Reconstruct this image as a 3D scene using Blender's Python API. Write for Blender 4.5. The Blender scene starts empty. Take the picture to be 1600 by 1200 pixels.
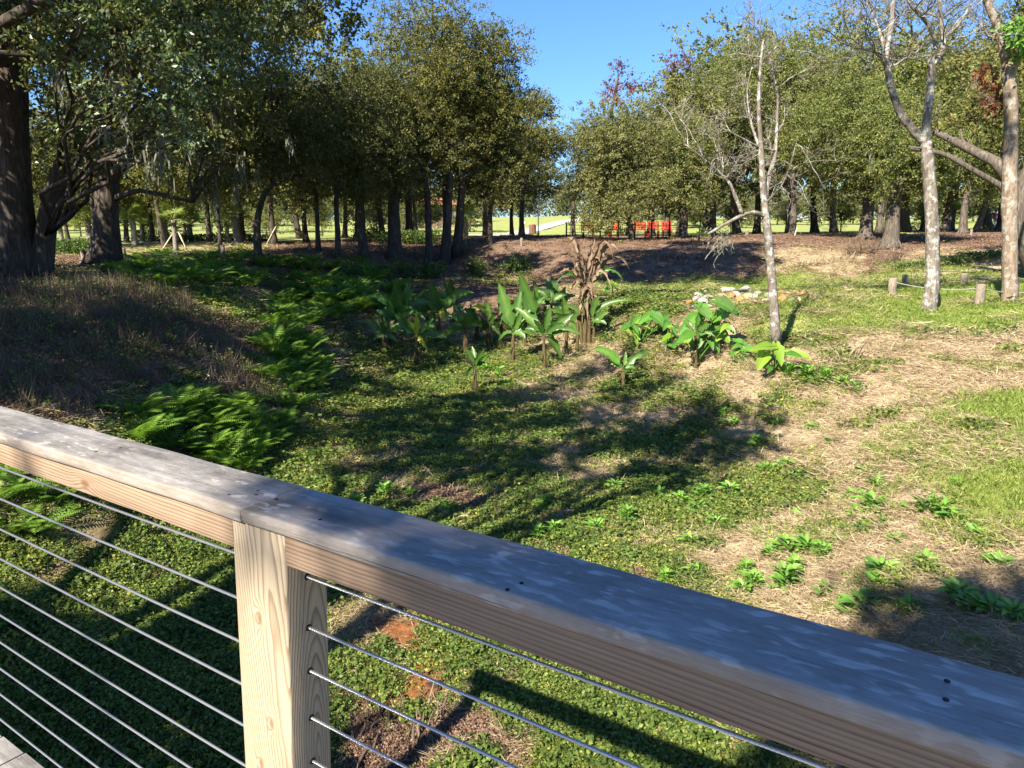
import bpy, math, random
import numpy as np
from mathutils import Vector, Matrix

# ------------------------------------------------------------------ camera, sky, sun
S = bpy.context.scene
COL = S.collection
F = 1150.0
PITCH = math.atan(234.0 / F)
CAM_Z = 3.5
cd = bpy.data.cameras.new('camera'); cam = bpy.data.objects.new('camera', cd); COL.objects.link(cam)
cd.sensor_width = 36.0; cd.lens = F / 1600.0 * 36.0; cd.clip_start = 0.05; cd.clip_end = 3000
cam.location = (0, 0, CAM_Z); cam.rotation_euler = (math.pi / 2 - PITCH, 0, 0)
S.camera = cam
SUN_EL = math.radians(40.7); SUN_AZ = math.radians(35.5)      # light travels towards azimuth 31 deg right of forward
SD = np.array([math.sin(SUN_AZ) * math.cos(SUN_EL), math.cos(SUN_AZ) * math.cos(SUN_EL), -math.sin(SUN_EL)])
W = bpy.data.worlds.new('World'); S.world = W; W.use_nodes = True
wn = W.node_tree.nodes; wl = W.node_tree.links
sky = wn.new('ShaderNodeTexSky'); sky.sky_type = 'NISHITA'; sky.sun_disc = False
sky.sun_elevation = SUN_EL; sky.sun_rotation = SUN_AZ + math.pi
sky.air_density = 1.25; sky.dust_density = 0.3; sky.ozone_density = 4.0
sm = wn.new('ShaderNodeMix'); sm.data_type = 'RGBA'; sm.blend_type = 'MULTIPLY'; sm.inputs[0].default_value = 1.0
sm.inputs[7].default_value = (0.50, 0.74, 1.12, 1)
wl.new(sky.outputs[0], sm.inputs[6]); wl.new(sm.outputs[2], wn['Background'].inputs[0]); wn['Background'].inputs[1].default_value = 0.060
sl = bpy.data.lights.new('sun', 'SUN'); sl.energy = 5.0; sl.angle = math.radians(0.53); sl.color = (1.0, 0.91, 0.76)
so = bpy.data.objects.new('sun', sl); COL.objects.link(so)
so.rotation_euler = Vector(SD).to_track_quat('-Z', 'Y').to_euler()
S.view_settings.view_transform = 'Standard'; S.view_settings.look = 'None'
S.view_settings.gamma = 1.0; S.view_settings.use_curve_mapping = False
S.view_settings.exposure = 1.74
S.render.engine = 'CYCLES'
S.cycles.max_bounces = 6; S.cycles.diffuse_bounces = 3; S.cycles.glossy_bounces = 2; S.cycles.transmission_bounces = 3
S.cycles.caustics_reflective = False; S.cycles.caustics_refractive = False

rng = np.random.default_rng(7)
random.seed(7)

# ------------------------------------------------------------------ pixel -> ray helpers (1600x1200 photo coordinates)
_c, _s = math.cos(PITCH), math.sin(PITCH)
CAM = np.array([0, 0, CAM_Z])
def ray(px, py):
    x, y = px - 800.0, py - 600.0
    return np.array([x, F * _c - y * _s, -(y * _c + F * _s)]) / F
def at(px, py, Y):
    r = ray(px, py); return CAM + r * (Y / r[1])
def atz(px, py, z):
    r = ray(px, py); return CAM + r * ((z - CAM_Z) / r[2])

# ------------------------------------------------------------------ mesh builder
class MB:
    def __init__(s):
        s.v = []; s.f = []; s.n = 0; s.m = []; s.t = []
    def add(s, v, f, mat=0, tint=None):
        v = np.asarray(v, float); s.v.append(v)
        for q in f: s.f.append(tuple(int(i) + s.n for i in q))
        s.m.extend([mat] * len(f)); s.t.append(np.full(len(v), 0.5) if tint is None else np.broadcast_to(tint, (len(v),)))
        s.n += len(v)
    def box(s, lo, hi, mat=0, tint=None):
        x0, y0, z0 = lo; x1, y1, z1 = hi
        v = [(x0,y0,z0),(x1,y0,z0),(x1,y1,z0),(x0,y1,z0),(x0,y0,z1),(x1,y0,z1),(x1,y1,z1),(x0,y1,z1)]
        s.add(v, [(0,3,2,1),(4,5,6,7),(0,1,5,4),(1,2,6,5),(2,3,7,6),(3,0,4,7)], mat, tint)
    def tube(s, path, rad, n=6, mat=0, cap=True, tint=None, rough=0.0):
        p = np.asarray(path, float); m = len(p)
        rad = np.broadcast_to(np.asarray(rad, float), (m,))
        t = np.gradient(p, axis=0); t /= np.linalg.norm(t, axis=1)[:, None] + 1e-9
        d = p[-1] - p[0]; d = d / (np.linalg.norm(d) + 1e-9)
        ref = np.array([0.13, 1.0, 0.07]) if abs(d[1]) < 0.7 else np.array([1.0, 0.1, 0.12])
        u = np.cross(t, ref); u /= np.linalg.norm(u, axis=1)[:, None] + 1e-9
        w = np.cross(t, u)
        a = np.linspace(0, 2 * math.pi, n, endpoint=False)
        rr = rad[:, None] * (1 + (rough * rng.normal(size=(m, n)) if rough else np.zeros((m, n))))
        v = p[:, None, :] + rr[..., None] * (np.cos(a)[None, :, None] * u[:, None, :] + np.sin(a)[None, :, None] * w[:, None, :])
        v = v.reshape(-1, 3)
        f = []
        for i in range(m - 1):
            for j in range(n):
                k = (j + 1) % n
                f.append((i*n + j, i*n + k, (i+1)*n + k, (i+1)*n + j))
        if cap:
            f.append(tuple(range(n - 1, -1, -1))); f.append(tuple((m-1)*n + j for j in range(n)))
        s.add(v, f, mat, tint)
    def mesh(s, name, mats, smooth=True):
        me = bpy.data.meshes.new(name)
        v = np.concatenate(s.v) if s.v else np.zeros((0, 3))
        me.from_pydata(v.tolist(), [], s.f)
        for m in (mats if isinstance(mats, (list, tuple)) else [mats]): me.materials.append(m)
        if len(me.polygons):
            me.polygons.foreach_set('material_index', s.m)
            me.polygons.foreach_set('use_smooth', [smooth] * len(s.f))
            a = me.attributes.new('tint', 'FLOAT', 'POINT'); a.data.foreach_set('value', np.concatenate(s.t).astype(np.float32))
        me.update(); return me

def quads_mesh(name, V, mats, tint=None, midx=None, smooth=False):
    """V: N x 4 x 3 array -> quads"""
    N = len(V); me = bpy.data.meshes.new(name)
    me.vertices.add(N * 4); me.vertices.foreach_set('co', V.reshape(-1).astype(np.float32))
    me.loops.add(N * 4); me.loops.foreach_set('vertex_index', np.arange(N * 4, dtype=np.int32))
    me.polygons.add(N); me.polygons.foreach_set('loop_start', np.arange(0, N * 4, 4, dtype=np.int32))
    for m in (mats if isinstance(mats, (list, tuple)) else [mats]): me.materials.append(m)
    if midx is not None: me.polygons.foreach_set('material_index', midx.astype(np.int32))
    me.polygons.foreach_set('use_smooth', np.full(N, smooth))
    if tint is None: tint = rng.random(N)
    a = me.attributes.new('tint', 'FLOAT', 'POINT'); a.data.foreach_set('value', np.repeat(tint, 4).astype(np.float32))
    me.update(calc_edges=True); return me

def unit(a): return a / (np.linalg.norm(a, axis=-1, keepdims=True) + 1e-9)

def leaf_quads(P, D, L, Wd, fold=0.25):
    """leaves: base at P, pointing D, length L, half width Wd; folded along the midrib"""
    N = len(P); R = unit(rng.normal(size=(N, 3)))
    side = unit(np.cross(D, R)); nrm = np.cross(side, D)
    L = np.broadcast_to(L, (N,))[:, None]; Wd = np.broadcast_to(Wd, (N,))[:, None]
    mid = P + D * L * 0.45 + nrm * Wd * fold
    return np.stack([P, mid + side * Wd, P + D * L, mid - side * Wd], axis=1)

# ------------------------------------------------------------------ object helpers
def tag(o, label=None, cat=None, group=None, kind=None):
    if label: o['label'] = label
    if cat: o['category'] = cat
    if group: o['group'] = group
    if kind: o['kind'] = kind
    return o
def ob(name, me, parent=None, loc=None):
    o = bpy.data.objects.new(name, me); COL.objects.link(o)
    if parent is not None: o.parent = parent
    if loc is not None: o.location = loc
    return o
def empty(name, loc, rz=0.0, sc=1.0):
    o = bpy.data.objects.new(name, None); COL.objects.link(o)
    o.location = loc; o.rotation_euler = (0, 0, rz); o.scale = (sc, sc, sc); o.empty_display_size = 0.2
    return o
def copy_tree(o, parent=None):
    c = o.copy(); COL.objects.link(c); c.parent = parent
    for ch in list(o.children): copy_tree(ch, c)
    return c

# ------------------------------------------------------------------ materials
def new_mat(name):
    m = bpy.data.materials.new(name); m.use_nodes = True
    nt = m.node_tree; nt.nodes.clear()
    out = nt.nodes.new('ShaderNodeOutputMaterial')
    return m, nt, out
class NT:
    def __init__(s, nt): s.nt = nt
    def n(s, t, **kw):
        nd = s.nt.nodes.new(t)
        for k, v in kw.items(): setattr(nd, k, v)
        return nd
    def l(s, a, b): s.nt.links.new(a, b)
    def ramp(s, fac, stops, interp='LINEAR'):
        r = s.n('ShaderNodeValToRGB'); r.color_ramp.interpolation = interp
        e = r.color_ramp.elements
        while len(e) < len(stops): e.new(0.5)
        for i, (p, c) in enumerate(stops):
            e[i].position = p; e[i].color = (c[0], c[1], c[2], 1) if not isinstance(c, (int, float)) else (c, c, c, 1)
        s.l(fac, r.inputs[0]); return r.outputs[0]
    def noise(s, vec, scale, detail=4, rough=0.55, dist=0.0):
        t = s.n('ShaderNodeTexNoise'); t.inputs['Scale'].default_value = scale
        t.inputs['Detail'].default_value = detail; t.inputs['Roughness'].default_value = rough
        t.inputs['Distortion'].default_value = dist
        if vec is not None: s.l(vec, t.inputs['Vector'])
        return t.outputs[0]
    def mapv(s, vec, scale=(1,1,1), loc=(0,0,0), rot=(0,0,0)):
        m = s.n('ShaderNodeMapping'); m.inputs['Scale'].default_value = scale; m.inputs['Location'].default_value = loc
        m.inputs['Rotation'].default_value = rot
        s.l(vec, m.inputs[0]); return m.outputs[0]
    def math(s, op, a, b=None, c=None, clamp=False):
        m = s.n('ShaderNodeMath', operation=op); m.use_clamp = clamp
        for i, x in enumerate((a, b, c)):
            if x is None: continue
            if isinstance(x, (int, float)): m.inputs[i].default_value = x
            else: s.l(x, m.inputs[i])
        return m.outputs[0]
    def mix(s, fac, a, b, mode='MIX'):
        m = s.n('ShaderNodeMix', data_type='RGBA', blend_type=mode)
        for i, x in ((0, fac), (6, a), (7, b)):
            if isinstance(x, (int, float)): m.inputs[i].default_value = x
            elif isinstance(x, tuple): m.inputs[i].default_value = (x[0], x[1], x[2], 1)
            else: s.l(x, m.inputs[i])
        return m.outputs[2]
    def bump(s, h, strength=0.5, dist=0.01):
        b = s.n('ShaderNodeBump'); b.inputs['Strength'].default_value = strength; b.inputs['Distance'].default_value = dist
        s.l(h, b.inputs['Height']); return b.outputs[0]
    def bsdf(s, col, rough=0.8, normal=None, spec=0.3, metal=0.0):
        p = s.n('ShaderNodeBsdfPrincipled')
        if isinstance(col, tuple): p.inputs['Base Color'].default_value = (col[0], col[1], col[2], 1)
        else: s.l(col, p.inputs['Base Color'])
        if isinstance(rough, (int, float)): p.inputs['Roughness'].default_value = rough
        else: s.l(rough, p.inputs['Roughness'])
        p.inputs['Specular IOR Level'].default_value = spec; p.inputs['Metallic'].default_value = metal
        if normal is not None: s.l(normal, p.inputs['Normal'])
        return p.outputs[0]

def leaf_mat(name, c0, c1, c2=None, trans=0.35, rough=0.45, spec=0.4, nscale=0.7):
    """leaf colour varies leaf by leaf (tint) and patch by patch (noise in world space)"""
    m, nt, out = new_mat(name); k = NT(nt)
    a = k.n('ShaderNodeAttribute', attribute_name='tint')
    g = k.n('ShaderNodeNewGeometry')
    nz = k.noise(g.outputs['Position'], nscale, 3)
    f = k.math('ADD', k.math('MULTIPLY', a.outputs['Fac'], 0.65), k.math('MULTIPLY', k.math('SUBTRACT', nz, 0.25), 0.7))
    col = k.ramp(f, [(0.15, c0), (0.6, c1), (0.95, c2 or c1)])
    p = k.bsdf(col, rough, spec=spec)
    t = k.n('ShaderNodeBsdfTranslucent')
    tc = k.mix(1.0, col, (1.25, 1.35, 0.6), 'MULTIPLY'); k.l(tc, t.inputs[0])
    mx = k.n('ShaderNodeMixShader'); mx.inputs[0].default_value = trans
    k.l(p, mx.inputs[1]); k.l(t.outputs[0], mx.inputs[2]); k.l(mx.outputs[0], out.inputs[0])
    return m

M = {}
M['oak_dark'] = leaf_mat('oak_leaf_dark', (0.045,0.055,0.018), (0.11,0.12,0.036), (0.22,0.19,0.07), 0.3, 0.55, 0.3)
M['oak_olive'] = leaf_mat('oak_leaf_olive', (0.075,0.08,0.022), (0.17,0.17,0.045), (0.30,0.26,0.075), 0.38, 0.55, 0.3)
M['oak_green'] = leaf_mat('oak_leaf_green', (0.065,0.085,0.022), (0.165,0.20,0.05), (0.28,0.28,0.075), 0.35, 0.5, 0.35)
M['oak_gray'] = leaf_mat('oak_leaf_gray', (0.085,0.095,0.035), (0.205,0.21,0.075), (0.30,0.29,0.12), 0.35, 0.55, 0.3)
M['oak_near'] = leaf_mat('oak_leaf_near', (0.06,0.095,0.04), (0.13,0.18,0.075), (0.26,0.31,0.15), 0.3, 0.35, 0.6)
M['red_leaf'] = leaf_mat('maple_leaf_red', (0.10,0.035,0.02), (0.22,0.07,0.035), (0.30,0.14,0.05), 0.35)
M['far_leaf'] = leaf_mat('far_leaf', (0.10,0.11,0.05), (0.17,0.18,0.09), (0.26,0.24,0.15), 0.3, 0.6, 0.2)
M['moss'] = leaf_mat('spanish_moss', (0.10,0.105,0.08), (0.19,0.19,0.15), (0.27,0.26,0.21), 0.25, 0.9, 0.1)
M['banana'] = leaf_mat('banana_leaf', (0.045,0.10,0.02), (0.09,0.19,0.035), (0.20,0.30,0.055), 0.4, 0.38, 0.5, 2.0)
M['banana_yellow'] = leaf_mat('banana_leaf_yellow', (0.33,0.34,0.03), (0.5,0.48,0.05), (0.55,0.5,0.07), 0.4, 0.45)
M['banana_dead'] = leaf_mat('banana_leaf_dead', (0.09,0.058,0.036), (0.21,0.145,0.095), (0.34,0.26,0.18), 0.2, 0.8, 0.2, 6.0)
M['taro'] = leaf_mat('taro_leaf', (0.05,0.13,0.02), (0.10,0.25,0.035), (0.20,0.36,0.05), 0.4, 0.35, 0.5, 2.5)
M['taro_bright'] = leaf_mat('taro_leaf_bright', (0.16,0.27,0.03), (0.24,0.37,0.04), (0.34,0.42,0.055), 0.45, 0.35, 0.5, 2.5)
M['fern'] = leaf_mat('fern_leaf', (0.06,0.13,0.02), (0.15,0.27,0.035), (0.28,0.38,0.06), 0.4, 0.5, 0.3, 1.5)
M['cover'] = leaf_mat('cover_leaf', (0.09,0.115,0.025), (0.25,0.28,0.05), (0.46,0.44,0.13), 0.35, 0.5, 0.3, 1.6)
M['cover_dark'] = leaf_mat('cover_leaf_dark', (0.05,0.08,0.02), (0.12,0.18,0.035), (0.24,0.27,0.06), 0.35, 0.5, 0.3, 1.6)
M['weed'] = leaf_mat('weed_leaf', (0.08,0.19,0.03), (0.16,0.32,0.05), (0.29,0.42,0.07), 0.35, 0.45, 0.35, 3.0)
M['grass'] = leaf_mat('grass_blade', (0.10,0.15,0.03), (0.19,0.25,0.05), (0.32,0.33,0.09), 0.35, 0.6, 0.2, 1.2)
M['straw'] = leaf_mat('straw_blade', (0.20,0.15,0.09), (0.40,0.31,0.195), (0.55,0.44,0.30), 0.15, 0.8, 0.15, 2.2)
M['litter'] = leaf_mat('litter_leaf', (0.075,0.045,0.03), (0.19,0.12,0.082), (0.34,0.235,0.165), 0.1, 0.75, 0.2, 1.5)
M['palm'] = leaf_mat('palm_leaf', (0.12,0.16,0.04), (0.24,0.29,0.07), (0.36,0.38,0.13), 0.35, 0.5, 0.3)
M['hedge'] = leaf_mat('hedge_leaf', (0.045,0.08,0.02), (0.09,0.14,0.03), (0.17,0.22,0.05), 0.3, 0.45, 0.4)
M['twig_dead'] = leaf_mat('dead_twig', (0.06,0.042,0.03), (0.13,0.095,0.07), (0.22,0.17,0.125), 0.0, 0.9, 0.1)

def bark(name, c0, c1, c2, lichen=None, scale=1.0):
    m, nt, out = new_mat(name); k = NT(nt)
    g = k.n('ShaderNodeNewGeometry').outputs['Position']
    v = k.mapv(g, (9*scale, 9*scale, 1.6*scale))
    n1 = k.noise(v, 1.6, 6, 0.65, 0.6)
    n2 = k.noise(g, 1.1*scale, 4)
    col = k.ramp(n1, [(0.3, c0), (0.55, c1), (0.75, c2)])
    if lichen:
        n3 = k.noise(g, 7*scale, 5, 0.7)
        col = k.mix(k.ramp(n3, [(0.5, 0.0), (0.6, 1.0)]), col, lichen)
    col = k.mix(0.5, col, k.ramp(n2, [(0.3, 0.5), (0.7, 1.0)]), 'MULTIPLY')
    k.l(k.bsdf(col, 0.92, k.bump(n1, 0.9, 0.03), 0.15), out.inputs[0]); return m
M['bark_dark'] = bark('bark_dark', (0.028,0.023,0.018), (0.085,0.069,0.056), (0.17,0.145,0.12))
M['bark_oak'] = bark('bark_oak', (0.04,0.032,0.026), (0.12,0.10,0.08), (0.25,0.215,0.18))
M['bark_pale'] = bark('bark_pale', (0.09,0.07,0.055), (0.19,0.16,0.13), (0.29,0.26,0.22), (0.38,0.38,0.35))
M['bark_tan'] = bark('bark_tan', (0.11,0.08,0.055), (0.24,0.18,0.13), (0.34,0.28,0.21), (0.33,0.31,0.27))
M['palm_trunk'] = bark('palm_trunk', (0.10,0.085,0.07), (0.27,0.235,0.2), (0.42,0.38,0.33), None, 2.0)
M['banana_stem'] = bark('banana_stem', (0.05,0.038,0.02), (0.12,0.085,0.042), (0.17,0.18,0.06), None, 3.0)
M['post_wood'] = bark('post_wood', (0.14,0.11,0.085), (0.30,0.245,0.19), (0.42,0.36,0.29), None, 4.0)

def simple(name, col, rough=0.7, metal=0.0, spec=0.3, ns=0, amt=0.25):
    m, nt, out = new_mat(name); k = NT(nt); c = col
    if ns:
        g = k.n('ShaderNodeNewGeometry').outputs['Position']
        n = k.noise(g, ns, 5)
        c = k.mix(k.ramp(n, [(0.3, 0.0), (0.7, 1.0)]), tuple(x * (1 - amt) for x in col), tuple(min(1, x * (1 + amt)) for x in col))
    k.l(k.bsdf(c, rough, None, spec, metal), out.inputs[0]); return m
M['rope'] = simple('rope', (0.24,0.24,0.23), 0.8)
M['metal_black'] = simple('black_metal', (0.02,0.02,0.022), 0.5)
M['red_metal'] = simple('red_metal', (0.42,0.045,0.025), 0.5, ns=8)
M['roof_tile'] = simple('roof_tile', (0.42,0.17,0.08), 0.8, ns=1.2)
M['stucco'] = simple('stucco', (0.16,0.115,0.08), 0.9, ns=0.7, amt=0.12)
M['window_dark'] = simple('window_dark', (0.05,0.06,0.07), 0.15, spec=0.6)
M['skin'] = simple('skin', (0.45,0.28,0.2), 0.6)
M['cloth_white'] = simple('cloth_white', (0.72,0.76,0.8), 0.85)
M['cloth_dark'] = simple('cloth_dark', (0.03,0.035,0.05), 0.85)
M['cloth_pink'] = simple('cloth_pink', (0.55,0.08,0.25), 0.8)
M['cloth_gray'] = simple('cloth_gray', (0.35,0.36,0.38), 0.85)
M['cloth_blue'] = simple('cloth_blue', (0.08,0.16,0.4), 0.85)
M['hair'] = simple('hair', (0.03,0.02,0.015), 0.6)
M['bin_brown'] = simple('bin_brown', (0.17,0.085,0.05), 0.7, ns=6)
M['car_silver'] = simple('car_silver', (0.55,0.57,0.6), 0.3, 0.4, 0.5)
M['car_white'] = simple('car_white', (0.75,0.76,0.78), 0.3, 0.0, 0.5)
M['rubber'] = simple('rubber', (0.02,0.02,0.02), 0.8)
M['stake'] = simple('stake_wood', (0.52,0.42,0.29), 0.8, ns=5)
M['screw'] = simple('screw_hole', (0.012,0.011,0.011), 0.6, 0.0)

# ---- timber of the railing
def rock_mat(name, cols):
    m, nt, out = new_mat(name); k = NT(nt)
    g = k.n('ShaderNodeTexCoord').outputs['Object']
    n1 = k.noise(g, 3.0, 6, 0.65); n2 = k.noise(g, 14.0, 5, 0.7)
    col = k.ramp(n1, [(0.3, cols[0]), (0.5, cols[1]), (0.7, cols[2])])
    col = k.mix(0.5, col, k.ramp(n2, [(0.3, 0.55), (0.6, 1.0)]), 'MULTIPLY')
    k.l(k.bsdf(col, 0.9, k.bump(n2, 0.8, 0.02), 0.2), out.inputs[0]); return m
M['rock_white'] = rock_mat('rock_white', ((0.28,0.25,0.20),(0.42,0.385,0.33),(0.54,0.51,0.46)))
M['rock_gray'] = rock_mat('rock_gray', ((0.16,0.14,0.12),(0.28,0.25,0.21),(0.40,0.37,0.32)))
M['rock_tan'] = rock_mat('rock_tan', ((0.24,0.17,0.10),(0.37,0.28,0.18),(0.46,0.39,0.28)))
M['rock_orange'] = rock_mat('rock_orange', ((0.20,0.10,0.035),(0.36,0.18,0.06),(0.42,0.27,0.13)))
M['rock_brown'] = rock_mat('rock_brown', ((0.14,0.08,0.045),(0.28,0.17,0.09),(0.4,0.27,0.16)))

def timber(name, c_early, c_late, ring, pith, tilt, dark=0.0, knots=(), gloss=0.25, seed=0.0):
    """growth rings cut lengthwise: distance from a tilted pith axis, distorted along the grain"""
    m, nt, out = new_mat(name); k = NT(nt)
    oc = k.n('ShaderNodeTexCoord').outputs['Object']
    sx = k.n('ShaderNodeSeparateXYZ'); k.l(oc, sx.inputs[0])
    X, Y, Z = sx.outputs
    wv = k.mapv(oc, (1.3, 5, 5), (seed, 0, 0)); wob = k.noise(wv, 1.4, 3, 0.5)
    wob2 = k.noise(k.mapv(oc, (6, 30, 30), (seed, 0, 0)), 1.0, 3)
    dy = k.math('ADD', k.math('SUBTRACT', Y, pith[0]), k.math('MULTIPLY', X, tilt[0]))
    dz = k.math('ADD', k.math('SUBTRACT', Z, pith[1]), k.math('MULTIPLY', X, tilt[1]))
    r = k.math('SQRT', k.math('ADD', k.math('MULTIPLY', dy, dy), k.math('MULTIPLY', dz, dz)))
    r = k.math('ADD', r, k.math('MULTIPLY', k.math('SUBTRACT', wob, 0.5), 0.018))
    r = k.math('ADD', r, k.math('MULTIPLY', k.math('SUBTRACT', wob2, 0.5), 0.003))
    kn = None
    for (kx, kz, ks, ka, axis) in knots:
        U = X if axis == 'x' else (Z if axis == 'z' else Y)
        a = k.math('MULTIPLY', k.math('SUBTRACT', X, kx), 0.45 if axis == 'x' else 1.0)
        b = k.math('SUBTRACT', Z, kz)
        if axis == 'z': b = k.math('MULTIPLY', b, 0.4)
        d2 = k.math('ADD', k.math('MULTIPLY', a, a), k.math('MULTIPLY', b, b))
        e = k.math('EXPONENT', k.math('MULTIPLY', d2, -1.0 / (ks * ks)))
        r = k.math('ADD', r, k.math('MULTIPLY', e, ka))
        kn = e if kn is None else k.math('MAXIMUM', kn, e)
    fr = k.math('FRACT', k.math('MULTIPLY', k.math('ADD', r, k.math('MULTIPLY', k.noise(k.mapv(oc, (0.3, 28, 28), (seed, 4, 0)), 1.0, 2), 0.012)), ring))
    g = k.ramp(fr, [(0.0, 0.1), (0.4, 0.1), (0.85, 1.0), (0.95, 0.8), (1.0, 0.1)])
    g = k.math('MULTIPLY', g, k.ramp(k.noise(k.mapv(oc, (1.2, 45, 45), (seed, 7, 0)), 1.0, 3), [(0.3, 0.35), (0.65, 1.0)]))
    fine = k.noise(k.mapv(oc, (9, 260, 260), (seed, 0, 0)), 1.0, 4, 0.7)
    big = k.noise(k.mapv(oc, (2.0, 12, 12), (seed, 3, 0)), 1.0, 4)
    col = k.mix(g, c_early, c_late)
    col = k.mix(0.6, col, k.ramp(fine, [(0.25, 0.6), (0.7, 1.12)]), 'MULTIPLY')
    col = k.mix(0.55, col, k.ramp(big, [(0.3, 0.55), (0.65, 1.05)]), 'MULTIPLY')
    if kn is not None:
        col = k.mix(k.ramp(kn, [(0.80, 0.0), (0.97, 0.8)]), col, (0.12, 0.06, 0.03))
    h = k.math('SUBTRACT', k.math('MULTIPLY', fine, 0.5), k.math('MULTIPLY', g, -0.4))
    k.l(k.bsdf(col, 0.72, k.bump(h, 0.25, 0.001), gloss), out.inputs[0]); return m

M['rail_wood'] = timber('rail_wood', (0.34,0.245,0.165), (0.14,0.085,0.055), 150, (0.80, -0.36), (0.0, 0.018), knots=((-1.62, -0.512, 0.022, 0.016, 'x'),))
M['post_pine'] = timber('post_pine', (0.50,0.40,0.26), (0.30,0.20,0.11), 110, (0.66, 0.2), (0.0, 0.0), seed=4.0)
# post: the grain runs up the post, so it has a material of its own with turned axes
def post_material():
    m, nt, out = new_mat('post_wood_upright'); k = NT(nt)
    oc = k.n('ShaderNodeTexCoord').outputs['Object']
    sx = k.n('ShaderNodeSeparateXYZ'); k.l(oc, sx.inputs[0]); X, Y, Z = sx.outputs
    wob = k.noise(k.mapv(oc, (5, 5, 1.6)), 1.3, 3, 0.5)
    wob2 = k.noise(k.mapv(oc, (40, 40, 6)), 1.0, 3)
    dx = k.math('ADD', k.math('ADD', X, 1.035), k.math('MULTIPLY', Z, 0.05))
    dy = k.math('ADD', k.math('SUBTRACT', Y, 0.80), k.math('MULTIPLY', Z, 0.0))
    dx = k.math('MULTIPLY', dx, 1.0)
    r = k.math('SQRT', k.math('ADD', k.math('MULTIPLY', dx, dx), k.math('MULTIPLY', dy, dy)))
    r = k.math('ADD', r, k.math('MULTIPLY', k.math('SUBTRACT', wob, 0.5), 0.03))
    r = k.math('ADD', r, k.math('MULTIPLY', k.math('SUBTRACT', wob2, 0.5), 0.003))
    kn = None
    for (kx, kz, s_) in ((-1.045, -0.655, 0.012), (-1.035, -0.86, 0.011), (-1.075, -0.96, 0.012)):
        a = k.math('SUBTRACT', X, kx); b = k.math('MULTIPLY', k.math('SUBTRACT', Z, kz), 0.5)
        e = k.math('EXPONENT', k.math('MULTIPLY', k.math('ADD', k.math('MULTIPLY', a, a), k.math('MULTIPLY', b, b)), -1.0 / (s_ * s_)))
        r = k.math('ADD', r, k.math('MULTIPLY', e, 0.014)); kn = e if kn is None else k.math('MAXIMUM', kn, e)
    fr = k.math('FRACT', k.math('MULTIPLY', r, 210))
    g = k.ramp(fr, [(0.0, 0.0), (0.5, 0.1), (0.85, 1.0), (0.94, 0.9), (1.0, 0.0)])
    fine = k.noise(k.mapv(oc, (260, 260, 8)), 1.0, 4, 0.7)
    big = k.noise(k.mapv(oc, (9, 9, 1.4)), 1.6, 4)
    col = k.mix(k.math('MULTIPLY', g, 0.9), (0.37,0.305,0.215), (0.20,0.145,0.092))
    col = k.mix(0.6, col, k.ramp(fine, [(0.25, 0.62), (0.7, 1.1)]), 'MULTIPLY')
    col = k.mix(k.ramp(big, [(0.5, 0.0), (0.75, 0.45)]), col, (0.34,0.22,0.11))
    col = k.mix(k.ramp(kn, [(0.6, 0.0), (0.95, 0.75)]), col, (0.15, 0.08, 0.04))
    h = k.math('ADD', k.math('MULTIPLY', fine, 0.5), k.math('MULTIPLY', g, 0.4))
    k.l(k.bsdf(col, 0.75, k.bump(h, 0.4, 0.0015), 0.25), out.inputs[0]); return m
M['post_upright'] = post_material()

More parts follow.
